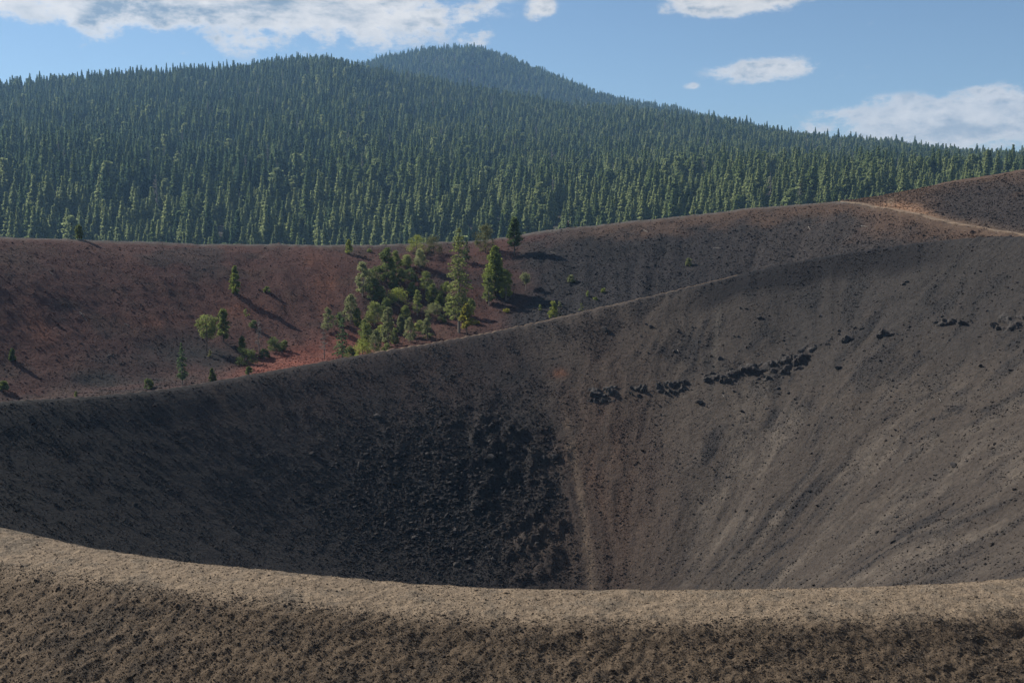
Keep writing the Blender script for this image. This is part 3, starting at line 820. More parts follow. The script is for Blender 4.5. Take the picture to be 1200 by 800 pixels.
def scatter_rocks():
    protos = cinder_scatter()
    for o in protos:
        # single stones are not instanced: give the colour as a mesh-independent fallback
        pass
    rg = np.random.default_rng(5)
    def emit(name, x, y, s, label, sink=.15, flat=(.5, 1.0), tint=1.0, dark=None):
        z = height(x, y); c = ground_color(x, y, z)*tint
        if dark is not None: c = c*(1-dark[:, None])+np.array((.022, .021, .022))*dark[:, None]
        n = len(x)
        c = c*rg.uniform(.65, 1.3, n)[:, None]
        P = np.stack([x, y, z+s*(.25-sink)], 1)
        rot = np.stack([rg.normal(0, .35, n), rg.normal(0, .35, n), rg.uniform(0, 6.28, n)], 1)
        sc = np.stack([s*rg.uniform(.75, 1.35, n), s*rg.uniform(.75, 1.25, n), s*rg.uniform(*flat, n)], 1)
        gn_scatter(name, P, rot, sc, rg.integers(0, len(protos), n), [[o] for o in protos], label, np.clip(c, .008, .6))
    # foreground stones
    N = 420000
    az = R(1)*rg.uniform(-27, 27, N); r = rg.uniform(51, 96, N)
    x = np.sin(az)*r; y = np.cos(az)*r; phi, rho, ri, ro, rh, u = zone(x, y)
    k = (u > .95) & (rho-ri < 16) & (y < CY*.75)
    x, y, u, rho, ri = x[k], y[k], u[k], rho[k], ri[k]
    nf = fbm((y-.7*x)/1.2+.7*fbm(x/2, y/2, 46, 2), (x+.7*y)/2.2, 71, 6, .68)
    crest = sstep(4.5, 3, rho-ri)
    keep = rg.random(len(x)) < np.where(crest > .5, .34, .42+.55*sstep(-.15, .4, nf))
    x, y, crest = x[keep], y[keep], crest[keep]
    s = (.038+rg.gamma(1.4, .032, len(x)))*np.where(crest > .5, .78, 1.0)
    emit('cinder_gravel', x, y, s, 'loose brown cinders covering the near crater rim', dark=np.where(rg.random(len(x)) < .38, rg.uniform(.3, .9, len(x)), 0)*(1-.35*crest))
    # crater wall rubble
    N = 330000
    ph = R(1)*rg.uniform(-62, 222, N); rho = np.sqrt(rg.uniform(.06, 1, N))*tab(RI, ph)*.985
    x = CX+np.cos(ph)*rho; y = CY+np.sin(ph)*rho
    k = visible_mask(x, y); x, y, ph, rho = x[k], y[k], np.degrees(ph[k]), rho[k]
    px, py = project(x, y, height(x, y, False))
    wq = 1.1*fbm(x/22, y/22, 85, 3); st = fbm(ph/3.4+wq, rho/11+wq, 67, 6, .65); nA = fbm(x/9, y/9, 61, 5)
    dens = .16+.70*sstep(-.1, .4, st+.5*nA)+1.2*gauss(px, py, 530, 585, 130, 95)*(px < 655+.2*(py-540))
    keep = rg.random(len(x)) < dens
    x, y, px, py = x[keep], y[keep], px[keep], py[keep]
    sp = gauss(px, py, 530, 585, 130, 90)*(px < 655+.2*(py-540))
    s = .09+rg.gamma(1.4, .075, len(x))*(1+1.5*sp)
    emit('lava_rubble', x, y, s, 'loose dark rubble strewn over the crater wall')
    # outer slope rubble
    N = 300000
    ph = R(1)*rg.uniform(15, 182, N); t = rg.uniform(.05, 1.75, N)
    ri = tab(RI, ph); ro = tab(RO, ph); rh = tab(RH, ph)
    rho = np.where(t < 1, ri+(ro-ri)*t, ro+(rh-ro)*(t-1))
    x = CX+np.cos(ph)*rho; y = CY+np.sin(ph)*rho
    k = visible_mask(x, y); x, y, t, rho, ro = x[k], y[k], t[k], rho[k], ro[k]
    px, py = project(x, y, height(x, y, False))
    nA = fbm(x/9, y/9, 61, 5)
    rt = sstep(560, 640, px)
    keep = rg.random(len(x)) < np.where(np.abs(ro-rho) < 4, .05, .50+.4*rt*sstep(3, 18, np.abs(ro-rho))+.2*nA)
    x, y = x[keep], y[keep]; rt = rt[keep]
    s = .12+rg.gamma(1.5, .08, len(x))*(1+.3*rt)
    emit('outer_rubble', x, y, s, 'loose dark rubble strewn over the terrace and outer rim')


scatter_rocks()

# ------------------------------------------------------------------ trees
def tube_rings(path, rad, ns=6):
    path = np.asarray(path, float); n = len(path)
    ang = np.arange(ns)*2*math.pi/ns
    V = []
    for i in range(n):
        d = path[min(i+1, n-1)]-path[max(i-1, 0)]; d /= max(np.linalg.norm(d), 1e-9)
        a = np.cross(d, (0.31, .95, .1)); a /= np.linalg.norm(a); c = np.cross(d, a)
        V.append(path[i]+rad[i]*(np.cos(ang)[:, None]*a+np.sin(ang)[:, None]*c))
    V = np.concatenate(V)
    F = []
    for i in range(n-1):
        for j in range(ns): F.append((i*ns+j, i*ns+(j+1) % ns, (i+1)*ns+(j+1) % ns, (i+1)*ns+j))
    return V, np.array(F)


class Geo:
    def __init__(s): s.V = []; s.F = []; s.n = 0
    def add(s, V, F): s.V.append(V); s.F.append(np.asarray(F)+s.n); s.n += len(V)
    def tube(s, path, rad, ns=5): s.add(*tube_rings(path, rad, ns))
    def mesh(s, name, mat): return mesh_np(name, np.concatenate(s.V), np.concatenate(s.F), mat)


def leaf_quads(C, size, rg, up=.3, aspect=(.45, .9)):
    """random small quads at centres C"""
    n = len(C); s = size*rg.uniform(.6, 1.35, n)
    d = rg.normal(size=(n, 3)); d[:, 2] = d[:, 2]*.6+up; d /= np.linalg.norm(d, axis=1)[:, None]
    e = np.cross(d, rg.normal(size=(n, 3))); e /= np.linalg.norm(e, axis=1)[:, None]
    w = s*rg.uniform(*aspect, n)
    a = d*s[:, None]*.5; b = e*w[:, None]*.5
    V = np.stack([C-a-b*.5, C-a*.1+b-a*.2, C+a+b*.25, C+a*.1-b], 1).reshape(-1, 3)
    F = np.arange(4*n).reshape(n, 4)
    return V, F


def conifer_parts(h, w, base=.06, seed=0, dens=1.0, gap=0., irr=.15, quad=None, power=.85, trunk_r=None, dead=False, lean=0., fill=0.):
    """spire-shaped tree: trunk and drooping whorled branches carrying needle sprays"""
    rg = np.random.default_rng(seed)
    tg = Geo(); cg = Geo()
    tr = trunk_r or h*.013+.03
    zz = np.linspace(-.3, h, 7); bend = rg.normal(0, .006*h, 2)
    def axis(z): return np.array([bend[0]*math.sin(z/h*3)+lean*z, bend[1]*math.sin(z/h*2.4), z])
    tg.tube([axis(z) for z in zz], [tr*(1-.93*max(z, 0)/h) for z in zz], 6)
    n_lv = int(max(9, h*1.9*dens**.5)); C = []; cs = []
    q = quad or max(.22, h*.026)
    for i in range(n_lv):
        f = base+(1-base)*(i+rg.uniform(-.3, .3))/n_lv
        f = min(max(f, base), .985); z0 = f*h
        prof = (1-(f-base)/(1-base))**power
        low = min(1, .55+(f-base)/.22)
        nb = rg.integers(5, 8)
        az0 = rg.uniform(0, 6.28)
        for k in range(nb):
            if rg.random() < gap: continue
            L = w/2*prof*low*rg.uniform(1-irr*1.9, 1+irr*.8)+.012*h*.5
            a = az0+k*6.283/nb+rg.normal(0, .25)
            droop = rg.uniform(.12, .42) if f < .75 else rg.uniform(-.25, .15)
            p0 = axis(z0); tip = p0+np.array([math.cos(a)*L, math.sin(a)*L, -droop*L])
            if L > .5: tg.tube([p0, (p0+tip)/2+np.array([0, 0, .04*L]), tip], [tr*.22, tr*.13, .01], 3)
            m = int(max(3, L/q*2.3*dens*(1+fill*1.6)))
            t = rg.uniform(.12, 1.05, m)**(.8-.3*fill)
            side = np.array([-math.sin(a), math.cos(a), 0])
            sp = rg.normal(0, 1, m)*(.20+.12*fill)*L*(1.15-t*(1-.35*fill))+rg.normal(0, .1*q, m)
            c = p0[None, :]+(tip-p0)[None, :]*t[:, None]+side[None, :]*sp[:, None]
            c[:, 2] += rg.normal(0, .16*q, m)+.04*L*np.sin(t*3.1)
            C.append(c)
    C.append(np.stack([rg.normal(0, .02*h*.3, 8), rg.normal(0, .02*h*.3, 8), rg.uniform(.93*h, 1.005*h, 8)], 1)+np.array([lean*h, 0, 0]))
    C = np.concatenate(C)
    V, F = leaf_quads(C, q*1.25, rg, up=.1)
    cg.add(V, F)
    return tg, cg


def pine_parts(h, w, base=.3, seed=0, dens=1.0, quad=.34, shape='oval', trunk_r=None, lean=0., clumps=None, lopsided=0.):
    """open pine: trunk, limbs and separate needle clumps"""
    rg = np.random.default_rng(seed)
    tg = Geo(); cg = Geo(); tr = trunk_r or h*.016+.04
    zz = np.linspace(-.35, h*.97, 7); b0 = rg.normal(0, .015*h, 2)
    def axis(z): return np.array([b0[0]*math.sin(z/h*3.5)+lean*z, b0[1]*math.sin(z/h*2.6+.4), z])
    tg.tube([axis(z) for z in zz], [tr*(1-.85*max(z, 0)/h) for z in zz], 6)
    nc = clumps or int(max(12, 30*dens*(1-base)*(w/h*2)**.5))
    Cs = []
    for k in range(nc):
        f = base+(1-base)*((k+rg.uniform(0, 1))/nc); t = (f-base)/(1-base)
        if shape == 'oval': pr = min(1, .5+2.2*t)*(1-t)**.52+.05
        elif shape == 'umbrella': pr = .55+.55*t if t < .7 else 1.0*math.sqrt(max(1-((t-.7)/.33)**2, .05))
        elif shape == 'cone': pr = (1-t)**.75*min(1, .5+t*3)+.06
        else: pr = 1.0*math.sqrt(max(1-t*t, .05))      # dome (shrub)
        a = rg.uniform(0, 6.283); L = w/2*pr*(rg.uniform(.62, 1.0) if shape == 'dome' else rg.uniform(.45, .95))*(1+lopsided*math.cos(a))
        z0 = (f-.05*rg.uniform(.3, 1.2))*h
        p0 = axis(max(z0-.18*L, 0)); c = axis(f*h*.97)+np.array([math.cos(a)*L, math.sin(a)*L, rg.normal(0, .015*h)])
        tg.tube([p0, (p0+c)/2-np.array([0, 0, .05*L]), c], [tr*.32, tr*.2, .015], 4)
        rc = ((w*.165+.14) if shape in ('dome', 'umbrella') else (w*.115+.13))*rg.uniform(.7, 1.35)*(.75 if t > .85 and shape == 'cone' else 1)
        m = int((78 if shape in ('dome', 'umbrella') else 52)*dens*rg.uniform(.8, 1.3))
        v = rg.normal(size=(m, 3)); v /= np.linalg.norm(v, axis=1)[:, None]; v *= (rg.random(m)**.45*rc)[:, None]; v[:, 2] *= .72
        q = c[None, :]+v; Cs.append(q)
    C = np.concatenate(Cs); C = C[C[:, 2] > .08]
    V, F = leaf_quads(C, quad, rg, up=.35)
    cg.add(V, F)
    return tg, cg


def snag_parts(h, w, seed=0, dens=1.0, base=.2):
    """dead tree: trunk and bare branches with fine twigs"""
    rg = np.random.default_rng(seed); tg = Geo(); cg = Geo(); tr = h*.014+.04
    zz = np.linspace(-.3, h, 6); b0 = rg.normal(0, .012*h)
    tg.tube([(b0*math.sin(z/h*3), 0, z) for z in zz], [tr*(1-.9*max(z, 0)/h) for z in zz], 6)
    for k in range(int(46*dens)):
        f = base+(1-base)*rg.random()**.9; L = w/2*(1.08-f)**.6*rg.uniform(.5, 1.1); a = rg.uniform(0, 6.28)
        p0 = np.array([0, 0, f*h]); tip = p0+np.array([math.cos(a)*L, math.sin(a)*L, rg.uniform(-.25, .35)*L])
        cg.tube([p0, (p0+tip)/2+rg.normal(0, .05*L, 3), tip], [tr*.45, tr*.3, .03], 3)
        for j in range(4):
            t = rg.uniform(.3, .95); q = p0+(tip-p0)*t; e = q+rg.normal(0, .22*L, 3)
            cg.tube([q, (q+e)/2, e], [tr*.22, tr*.18, .025], 3)
    return tg, cg


def make_tree(name, loc, parts, label, cat, leafmat, barkmat, group=None, crown='crown', rz=0.):
    tg, cg = parts
    e = empty(name, loc); e.rotation_euler = (0, 0, rz)
    tag(e, label, cat, group)
    t = link('trunk' if cat != 'shrub' else 'stem', tg.mesh('trunk', barkmat), e)
    c = link(crown, cg.mesh(crown, leafmat), e)
    return e


# ---- trees and shrubs on the terrace: photo position of the foot, height and width in pixels
# (px, py, h, w, kind, foliage, bark, label)
TT = [
 (93, 280, 17, 13, 'oval', 'pine_dark', 'bark', 'dark twisted little tree standing alone on the far outer rim crest'),
 (276, 345, 34, 15, 'cone', 'pine_bright', 'bark', 'bright green conical tree alone on the red slope'),
 (313, 343, 7, 7, 'dome', 'pine_bright', 'bark', 'small round bright shrub alone on the red slope'),
 (242, 412, 42, 30, 'umbrella', 'pine', 'bark', 'umbrella shaped pine with a bare dark trunk left of the pointed pine'),
 (262, 401, 39, 18, 'oval', 'pine', 'bark', 'pointed dense green pine right of the umbrella shaped pine'),
 (214, 451, 50, 16, 'spruce', 'fir_dark', 'bark_pale', 'tall dark narrow conifer at the inner rim edge, furthest left of the big ones'),
 (249, 447, 16, 9, 'cone', 'pine_dark', 'bark', 'sapling at the rim edge right of the tall dark narrow conifer'),
 (284, 411, 17, 12, 'cone', 'pine_dark', 'bark', 'small dark pine behind the low dark shrub at the red patch'),
 (289, 427, 17, 26, 'dome', 'pine_dark', 'bark', 'low wide dark shrub at the left end of the red patch'),
 (322, 412, 15, 19, 'dome', 'pine_dark', 'bark', 'dense dark shrub above the middle of the red patch'),
 (333, 410, 11, 10, 'dome', 'pine', 'bark', 'small lighter shrub touching the dense dark one above the red patch'),
 (304, 415, 40, 13, 'snag', 'grey_twig', 'bark_pale', 'bare grey dead tree among the shrubs left of the red patch'),
 (310, 419, 9, 13, 'dome', 'pine_dark', 'bark', 'low dark shrub at the foot of the bare grey dead tree'),
 (288, 371, 9, 7, 'cone', 'pine', 'bark', 'tiny sapling above the dead tree on pale orange cinders'),
 (297, 385, 9, 9, 'dome', 'pine_dark', 'bark', 'little green shrub just above the bare grey dead tree'),
 (292, 439, 9, 8, 'dome', 'pine_dark', 'bark', 'little shrub on the red cinders right at the rim edge'),
 (246, 418, 8, 6, 'cone', 'olive', 'bark', 'tiny olive sapling beside the trunk of the umbrella pine'),
 (15, 423, 15, 9, 'cone', 'pine_dark', 'bark', 'small dark conifer near the left edge of the photo'),
 (4, 457, 10, 13, 'dome', 'pine_dark', 'bark', 'round shrub cut by the left edge of the photo'),
 (89, 465, 6, 4, 'cone', 'pine', 'bark', 'tiny seedling on the far left part of the inner rim edge'),
 (174, 456, 12, 10, 'dome', 'pine_dark', 'bark', 'small shrub at the rim edge left of the tall dark narrow conifer'),
 (409, 298, 17, 11, 'cone', 'pine_bright', 'bark', 'small conical tree just under the outer rim crest with a shadow on its right'),
 (433, 296, 4, 6, 'dome', 'pine', 'bark', 'tiny ground shrub between the small rim cone and the grove'),
 (425, 348, 42, 19, 'thin', 'pine_pale', 'bark_pale', 'thin grey green pine with a sparse top at the upper left of the grove'),
 (453, 333, 42, 26, 'oval', 'pine_dark', 'bark', 'big dense dark pine at the top left of the grove'),
 (464, 318, 24, 15, 'oval', 'pine', 'bark', 'medium pine touching the right side of the big dense dark pine'),
 (441, 331, 18, 20, 'dome', 'pine_dark', 'bark', 'dark bushy tree left of the foot of the big dense dark pine'),
 (461, 339, 19, 14, 'oval', 'pine_dark', 'bark', 'small dark pine in front of the big dense dark pine'),
 (438, 354, 27, 23, 'oval', 'pine_dark', 'bark', 'dark green broad pine right of the thin grey green pine'),
 (467, 357, 19, 27, 'dome', 'pine_bright', 'bark', 'wide light green bushy pine in the middle of the grove'),
 (411, 379, 34, 22, 'thin', 'pine_pale', 'bark_pale', 'grey green open pine on the left margin of the grove'),
 (419, 382, 21, 13, 'cone', 'pine_bright', 'bark', 'bright conical pine right of the grey green open pine'),
 (439, 381, 27, 27, 'oval', 'pine', 'bark_pale', 'wide rounded light pine left of the centre of the grove'),
 (384, 389, 29, 17, 'thin', 'pine_pale', 'bark_pale', 'pale pine standing furthest left in the grove, above the red soil'),
 (401, 420, 49, 23, 'spruce', 'fir_dark', 'bark', 'dark spruce with low skirts at the rim edge beside the red soil'),
 (380, 420, 35, 14, 'snag', 'grey_twig', 'bark_pale', 'thin grey half bare tree left of the dark spruce at the rim edge'),
 (410, 420, 13, 14, 'dome', 'pine_dark', 'bark', 'dark shrub at the right foot of the dark spruce'),
 (455, 407, 48, 20, 'thin', 'pine_pale', 'bark_pale', 'slender pine with a long pale trunk in the lower grove'),
 (430, 413, 35, 22, 'thin', 'pine', 'bark_pale', 'light open pine between the dark spruce and the pale trunked pine'),
 (441, 415, 29, 18, 'thin', 'pine_pale', 'bark_pale', 'pale twiggy pine at the rim edge, left of the slender pale trunk'),
 (463, 405, 20, 12, 'oval', 'pine', 'bark_pale', 'little pine just right of the long pale trunk'),
 (453, 413, 10, 10, 'dome', 'pine', 'bark', 'low shrub at the rim edge under the slender pale trunked pine'),
 (425, 419, 21, 21, 'dome', 'pine_bright', 'bark', 'light bushy young pine lowest at the rim edge of the grove'),
 (488, 297, 21, 22, 'dome', 'pine_bright', 'bark', 'bright rounded bush on the outer rim, left one of the pair'),
 (508, 297, 19, 21, 'dome', 'olive', 'bark', 'olive rounded bush on the outer rim, right one of the pair'),
 (492, 314, 21, 18, 'oval', 'pine_pale', 'bark_pale', 'pale pine directly below the pair of rounded bushes'),
 (477, 314, 15, 16, 'oval', 'pine', 'bark', 'small pine left of the pale pine below the two bushes'),
 (479, 330, 15, 19, 'dome', 'pine_dark', 'bark', 'very dark low shrub in the upper grove'),
 (499, 341, 23, 18, 'thin', 'pine', 'bark_pale', 'open pine right of the very dark low shrub'),
 (507, 356, 23, 18, 'oval', 'pine', 'bark', 'pine in the right half of the grove, left of the very tall spire'),
 (489, 370, 29, 13, 'thin', 'pine', 'bark_pale', 'slim light pine with a clear trunk at the centre of the grove'),
 (508, 369, 12, 20, 'dome', 'pine_pale', 'grey_twig', 'pale grey low shrub below the right half of the grove'),
 (523, 347, 16, 16, 'dome', 'pine_bright', 'bark', 'bright shrub touching the left side of the very tall spire'),
 (538, 390, 123, 27, 'spire', 'pine', 'bark_pale', 'tallest tree of all, a very tall narrow spire'),
 (547, 308, 27, 13, 'spruce', 'fir_dark', 'bark', 'dark narrow conifer behind the upper right side of the tallest spire'),
 (526, 373, 29, 11, 'thin', 'pine', 'bark_pale', 'slim pine with a pale trunk just left of the foot of the tallest spire'),
 (547, 397, 42, 20, 'topcone', 'pine_yellow', 'bark', 'yellow green pine on a thin bare trunk right of the tallest spire'),
 (501, 397, 28, 16, 'cone', 'pine_pale', 'bark', 'pale conical pine low at the right end of the grove'),
 (518, 378, 8, 10, 'dome', 'pine_pale', 'bark', 'small pale shrub between the conical pine and the tallest spire'),
 (475, 379, 21, 15, 'oval', 'pine', 'bark', 'small pine between the wide rounded pine and the slim centre pine'),
 (480, 402, 30, 16, 'thin', 'pine_pale', 'bark_pale', 'pale pine left of the conical pine at the rim edge'),
 (569, 297, 34, 25, 'dome', 'olive', 'bark', 'large round olive juniper rising above the outer rim'),
 (603, 300, 45, 20, 'topoval', 'fir', 'bark', 'dark pine with a bare lower trunk, rightmost tall tree on the outer rim'),
 (580, 346, 57, 31, 'bigcone', 'pine_bright', 'bark', 'big broad pine right of the tallest spire'),
 (573, 358, 36, 15, 'thin', 'pine', 'bark_pale', 'slim pine with a pale trunk in front of the big broad pine'),
 (593, 352, 36, 19, 'oval', 'pine_bright', 'bark_pale', 'dense pointed pine at the right side of the big broad pine'),
 (616, 340, 20, 13, 'umbrella', 'pine_pale', 'bark_pale', 'small umbrella pine on the dark slope right of the grove'),
 (669, 331, 8, 9, 'dome', 'pine_pale', 'bark', 'small pale shrub in the dark slope below the hiker'),
 (648, 374, 21, 14, 'oval', 'pine_bright', 'bark_pale', 'bright little pine with a pale stem at the tan rim path'),
 (656, 360, 7, 5, 'cone', 'pine_pale', 'bark', 'tiny sapling behind the right side of the bright little pine'),
 (633, 364, 7, 5, 'cone', 'pine', 'bark', 'tiny sapling left of the bright little pine'),
 (657, 373, 5, 5, 'dome', 'olive', 'bark', 'tiny olive shrub at the right foot of the bright little pine'),
 (681, 365, 9, 7, 'cone', 'pine_pale', 'bark', 'small pale sapling at the tan path, right of the bright little pine'),
 (689, 348, 7, 5, 'cone', 'pine_bright', 'bark', 'tiny bright sapling in the dark slope, upper left of three'),
 (698, 352, 3, 5, 'dome', 'pine_bright', 'bark', 'lowest of three tiny plants on the dark slope'),
 (707, 343, 5, 5, 'dome', 'pine_bright', 'bark', 'rightmost of three tiny plants on the dark slope'),
 (770, 340, 16, 5, 'snag', 'grey_twig', 'bark', 'thin half dead sapling alone on the dark slope near the path'),
 (807, 312, 9, 7, 'dome', 'pine_pale', 'bark', 'pale shrub highest on the dark right slope'),
 (593, 366, 4, 7, 'dome', 'pine_yellow', 'bark', 'low yellow plant below the big broad pine'),
 (447, 353, 17, 15, 'oval', 'pine', 'bark', 'small green pine between the dark broad pine and the wide light bushy pine'),
 (453, 372, 22, 15, 'oval', 'pine_dark', 'bark', 'dark pine behind the top of the slender pale trunked pine'),
 (427, 396, 22, 16, 'cone', 'pine', 'bark', 'green pine standing between the red soil and the light open pine'),
 (398, 381, 14, 12, 'dome', 'pine_dark', 'bark', 'dark bush between the two grey green pines on the left margin of the grove'),
 (470, 392, 22, 14, 'oval', 'pine_pale', 'bark_pale', 'pale small pine behind the little pine right of the long pale trunk'),
 (484, 347, 16, 15, 'oval', 'pine', 'bark', 'small pine below the very dark low shrub in the upper grove'),
 (492, 388, 13, 13, 'dome', 'pine', 'bark', 'green bush below the slim clear trunked pine at the centre of the grove'),
 (515, 360, 15, 13, 'oval', 'pine_bright', 'bark', 'bright young pine left of the slim pine at the foot of the tallest spire'),
 (447, 397, 16, 15, 'dome', 'pine_bright', 'bark', 'bright bush left of the long pale trunk'),
 (552, 372, 22, 15, 'oval', 'pine', 'bark', 'green pine close behind the yellow green pine'),
 (433, 340, 24, 15, 'thin', 'pine_pale', 'bark_pale', 'pale thin pine right of the taller thin pine at the upper left of the grove'),
 (470, 333, 18, 14, 'oval', 'pine', 'bark', 'green pine at the right foot of the big dense dark pine'),
 (558, 380, 4, 6, 'dome', 'pine_yellow', 'bark', 'low yellow plant right of the yellow green pine'),
]
for i, (px, py, hp, wp, kind, leaf, bark, label) in enumerate(TT):
    p = hit(px, py, 180, 340, 1.03, 2.05)
    mpp = math.hypot(p.x, p.y)*1.0/FPX*(1/math.cos(math.atan2(p.x, p.y))**0)
    mpp = (math.cos(PITCH)*p.y-math.sin(PITCH)*p.z)/FPX
    h = hp*mpp; w = wp*mpp*(1.12 if 370 < px < 600 else 1.04)
    sd_ = 1000+i*7
    q = max(.20, min(.32, h*.04))
    big = h > 2.0
    if kind == 'cone': parts = pine_parts(h, w*.95, .05, sd_, 1.2 if big else .5, q, 'cone', clumps=int(24+h*5) if big else 8)
    elif kind == 'bigcone': parts = pine_parts(h, w*.95, .10, sd_, 1.3, .36, 'cone', clumps=130)
    elif kind == 'oval': parts = pine_parts(h, w*.9, .14, sd_, 1.2 if big else .6, q, 'oval', clumps=int(34+w*6))
    elif kind == 'topoval': parts = pine_parts(h, w*.95, .28, sd_, 1.3, .34, 'oval', clumps=70)
    elif kind == 'topcone': parts = pine_parts(h, w*.95, .36, sd_, 1.3, .34, 'cone', clumps=56)
    elif kind == 'thin': parts = pine_parts(h, w*.95, .14, sd_, .85, q, 'oval', clumps=int(32+w*6.5))
    elif kind == 'umbrella': parts = pine_parts(h, w*.9, .45, sd_, 1.1, q, 'umbrella', clumps=int(16+w*2.4))
    elif kind == 'dome': parts = pine_parts(h, w*.88, .08, sd_, 1.1 if h > 1.2 else .45, min(q, .3), 'dome', clumps=int(8+w*4), trunk_r=.05+h*.012)
    elif kind == 'spruce': parts = conifer_parts(h, w, .10 if wp > 16 else .16, sd_, 1.5, .08, .22, .28)
    elif kind == 'spire': parts = conifer_parts(h, w*1.15, .16, sd_, 1.25, .15, .34, .36, .62)
    elif kind == 'snag': parts = snag_parts(h, w, sd_, 1.0 if h > 4 else .6)
    shrub = kind == 'dome' and hp < 22
    dead = kind == 'snag'
    nm = 'shrub' if shrub else ('dead_tree' if dead else ('spruce_tree' if kind in ('spruce', 'spire') else 'pine_tree'))
    make_tree(nm, p, parts, label, 'shrub' if shrub else 'tree', M[leaf], M[bark], None, 'foliage' if shrub else ('branches' if dead else 'crown'))

# ------------------------------------------------------------------ forest on the mountain
def forest():
    rg = np.random.default_rng(3)
    specs = [  # h, w, base, dens, gap, irr, power, leaf, bark
        (26, 10.5, .04, 1.0, .05, .22, 1.15, 'fir', 'bark'), (24, 9.0, .05, 1.0, .10, .25, 1.0, 'fir_dark', 'bark'), (28, 8.6, .08, .9, .10, .25, 1.05, 'fir', 'bark'),
        (22, 10.5, .02, 1.1, .03, .2, 1.2, 'fir_pale', 'bark'), (27, 7.2, .10, .9, .14, .3, .95, 'fir_dark', 'bark'), (23, 10.5, .10, .9, .14, .36, .75, 'fir', 'bark'),
        (17, 8.5, .02, 1.1, .02, .18, 1.2, 'fir_pale', 'bark')]
    H = [s[0] for s in specs]+[24]
    mesh = []
    for i, s in enumerate(specs):
        tg, cg = conifer_parts(s[0], s[1], s[2], 500+i, s[3]*.8, s[4], s[5], .86, s[6], fill=1.)
        mesh.append((tg.mesh('trunk', M[s[8]]), cg.mesh('crown', M[s[7]])))
    tg, cg = snag_parts(24, 6.5, 599, 1.1, .12); mesh.append((tg.mesh('trunk', M['bark_pale']), cg.mesh('branches', M['grey_twig'])))
    for j, (hh_, ww_, bs_, lf_) in enumerate([(23, 9.5, .18, 'fir_pale'), (19, 8.5, .12, 'fir')]):
        tg, cg = pine_parts(hh_, ww_, bs_, 610+j, 1.0, 1.0, 'oval', clumps=64); mesh.append((tg.mesh('trunk', M['bark']), cg.mesh('crown', M[lf_])))
    H += [23, 19]
    # stratified positions in world space
    P = []
    for (r0, r1, cell) in [(640, 1300, 9.0), (1300, 2420, 9.4), (2420, 3600, 9.8)]:
        xs = np.arange(-.66*r1, .66*r1, cell); ys = np.arange(r0*.8, r1, cell)
        X, Y = np.meshgrid(xs, ys); X = X.ravel()+rg.uniform(-.55, .55, X.size)*cell; Y = Y.ravel()+rg.uniform(-.55, .55, Y.size)*cell
        r = np.hypot(X, Y); az = np.degrees(np.arctan2(X, Y))
        k = (r >= r0) & (r < r1) & (np.abs(az) < 33)
        P.append(np.stack([X[k], Y[k]], 1))
    P = np.concatenate(P)
    x, y = P[:, 0], P[:, 1]; z = height(x, y, False)
    gap = fbm(x/60, y/60, 91, 4)
    keep = rg.random(len(x)) < np.where(gap < -.22, .48, .94)
    # back side of the shoulder and of the peak is never seen
    r = np.hypot(x, y); keep &= ~((r > SH_R+260) & (r < 2560)) & (r < PK_R+190)
    x, y, z, r = x[keep], y[keep], z[keep], r[keep]
    n = len(x)
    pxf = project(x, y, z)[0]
    sp = .9*fbm(x/190, y/190, 93, 4)+rg.normal(0, .40, n)+.62*sstep(350, 850, pxf)-.42*sstep(520, 250, pxf)  # paler right, darker left: cloud shade put into the tree colours
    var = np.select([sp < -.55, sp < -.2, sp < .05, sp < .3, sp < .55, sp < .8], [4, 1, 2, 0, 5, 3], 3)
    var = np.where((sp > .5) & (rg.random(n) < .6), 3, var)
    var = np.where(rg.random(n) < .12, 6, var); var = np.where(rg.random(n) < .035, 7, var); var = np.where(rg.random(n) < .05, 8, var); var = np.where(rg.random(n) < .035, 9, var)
    sc = np.clip(rg.normal(.93, .25, n), .34, 1.30)*(1-.18*sstep(900, 2300, r))
    front = (r < 900) & (pxf < 520)
    var = np.where(front & (rg.random(n) < .5), 3, var)
    var = np.where((r < 930) & (rg.random(n) < .75), np.where(rg.random(n) < .5, 3, 6), var)  # near rows turned pale, the sunlit forest front put into foliage colour
    sz = sc*rg.uniform(.92, 1.12, n); sxy = sc*rg.uniform(1.0, 1.45, n)
    hh = np.array(H)[var]*sz
    rz = rg.uniform(0, 6.28, n)
    # visible height above whatever stands in front: the far rim
    az = np.arctan2(x, y)
    azs, tns = ray(np.array([0, 200, 400, 560, 650, 800, 985, 1040, 1100, 1200.]), np.array([278, 284, 287, 283, 268, 253, 236, 228, 216, 199.]))
    rim = np.interp(az, azs, tns)
    pxb, pyb = project(x, y, z)
    vis = ((z+hh)/r-np.maximum(z/r, rim))*FPX
    inside = (pxb > -5) & (pxb < 1205)
    # nearer trees hide the lower part of those behind
    hidden = np.zeros(n)
    order = np.argsort(r); colmax = np.full(420, -9.)
    colmax[:] = np.interp(np.linspace(-210, 1410, 420), [0, 200, 400, 560, 650, 800, 985, 1040, 1100, 1200.], tns)
    visr = np.zeros(n)
    for i in order:
        c = int((pxb[i]+210)/1620*419); 
        if c < 0 or c > 419: continue
        top = (z[i]+hh[i]*.96)/r[i]
        visr[i] = max(0, top-max(z[i]/r[i], colmax[c]))*FPX
        if top > colmax[c]: colmax[c] = max(colmax[c], z[i]/r[i]+hh[i]/r[i]*.55)
    visr[~inside] = 0
    first = np.argsort(-visr)[:300]
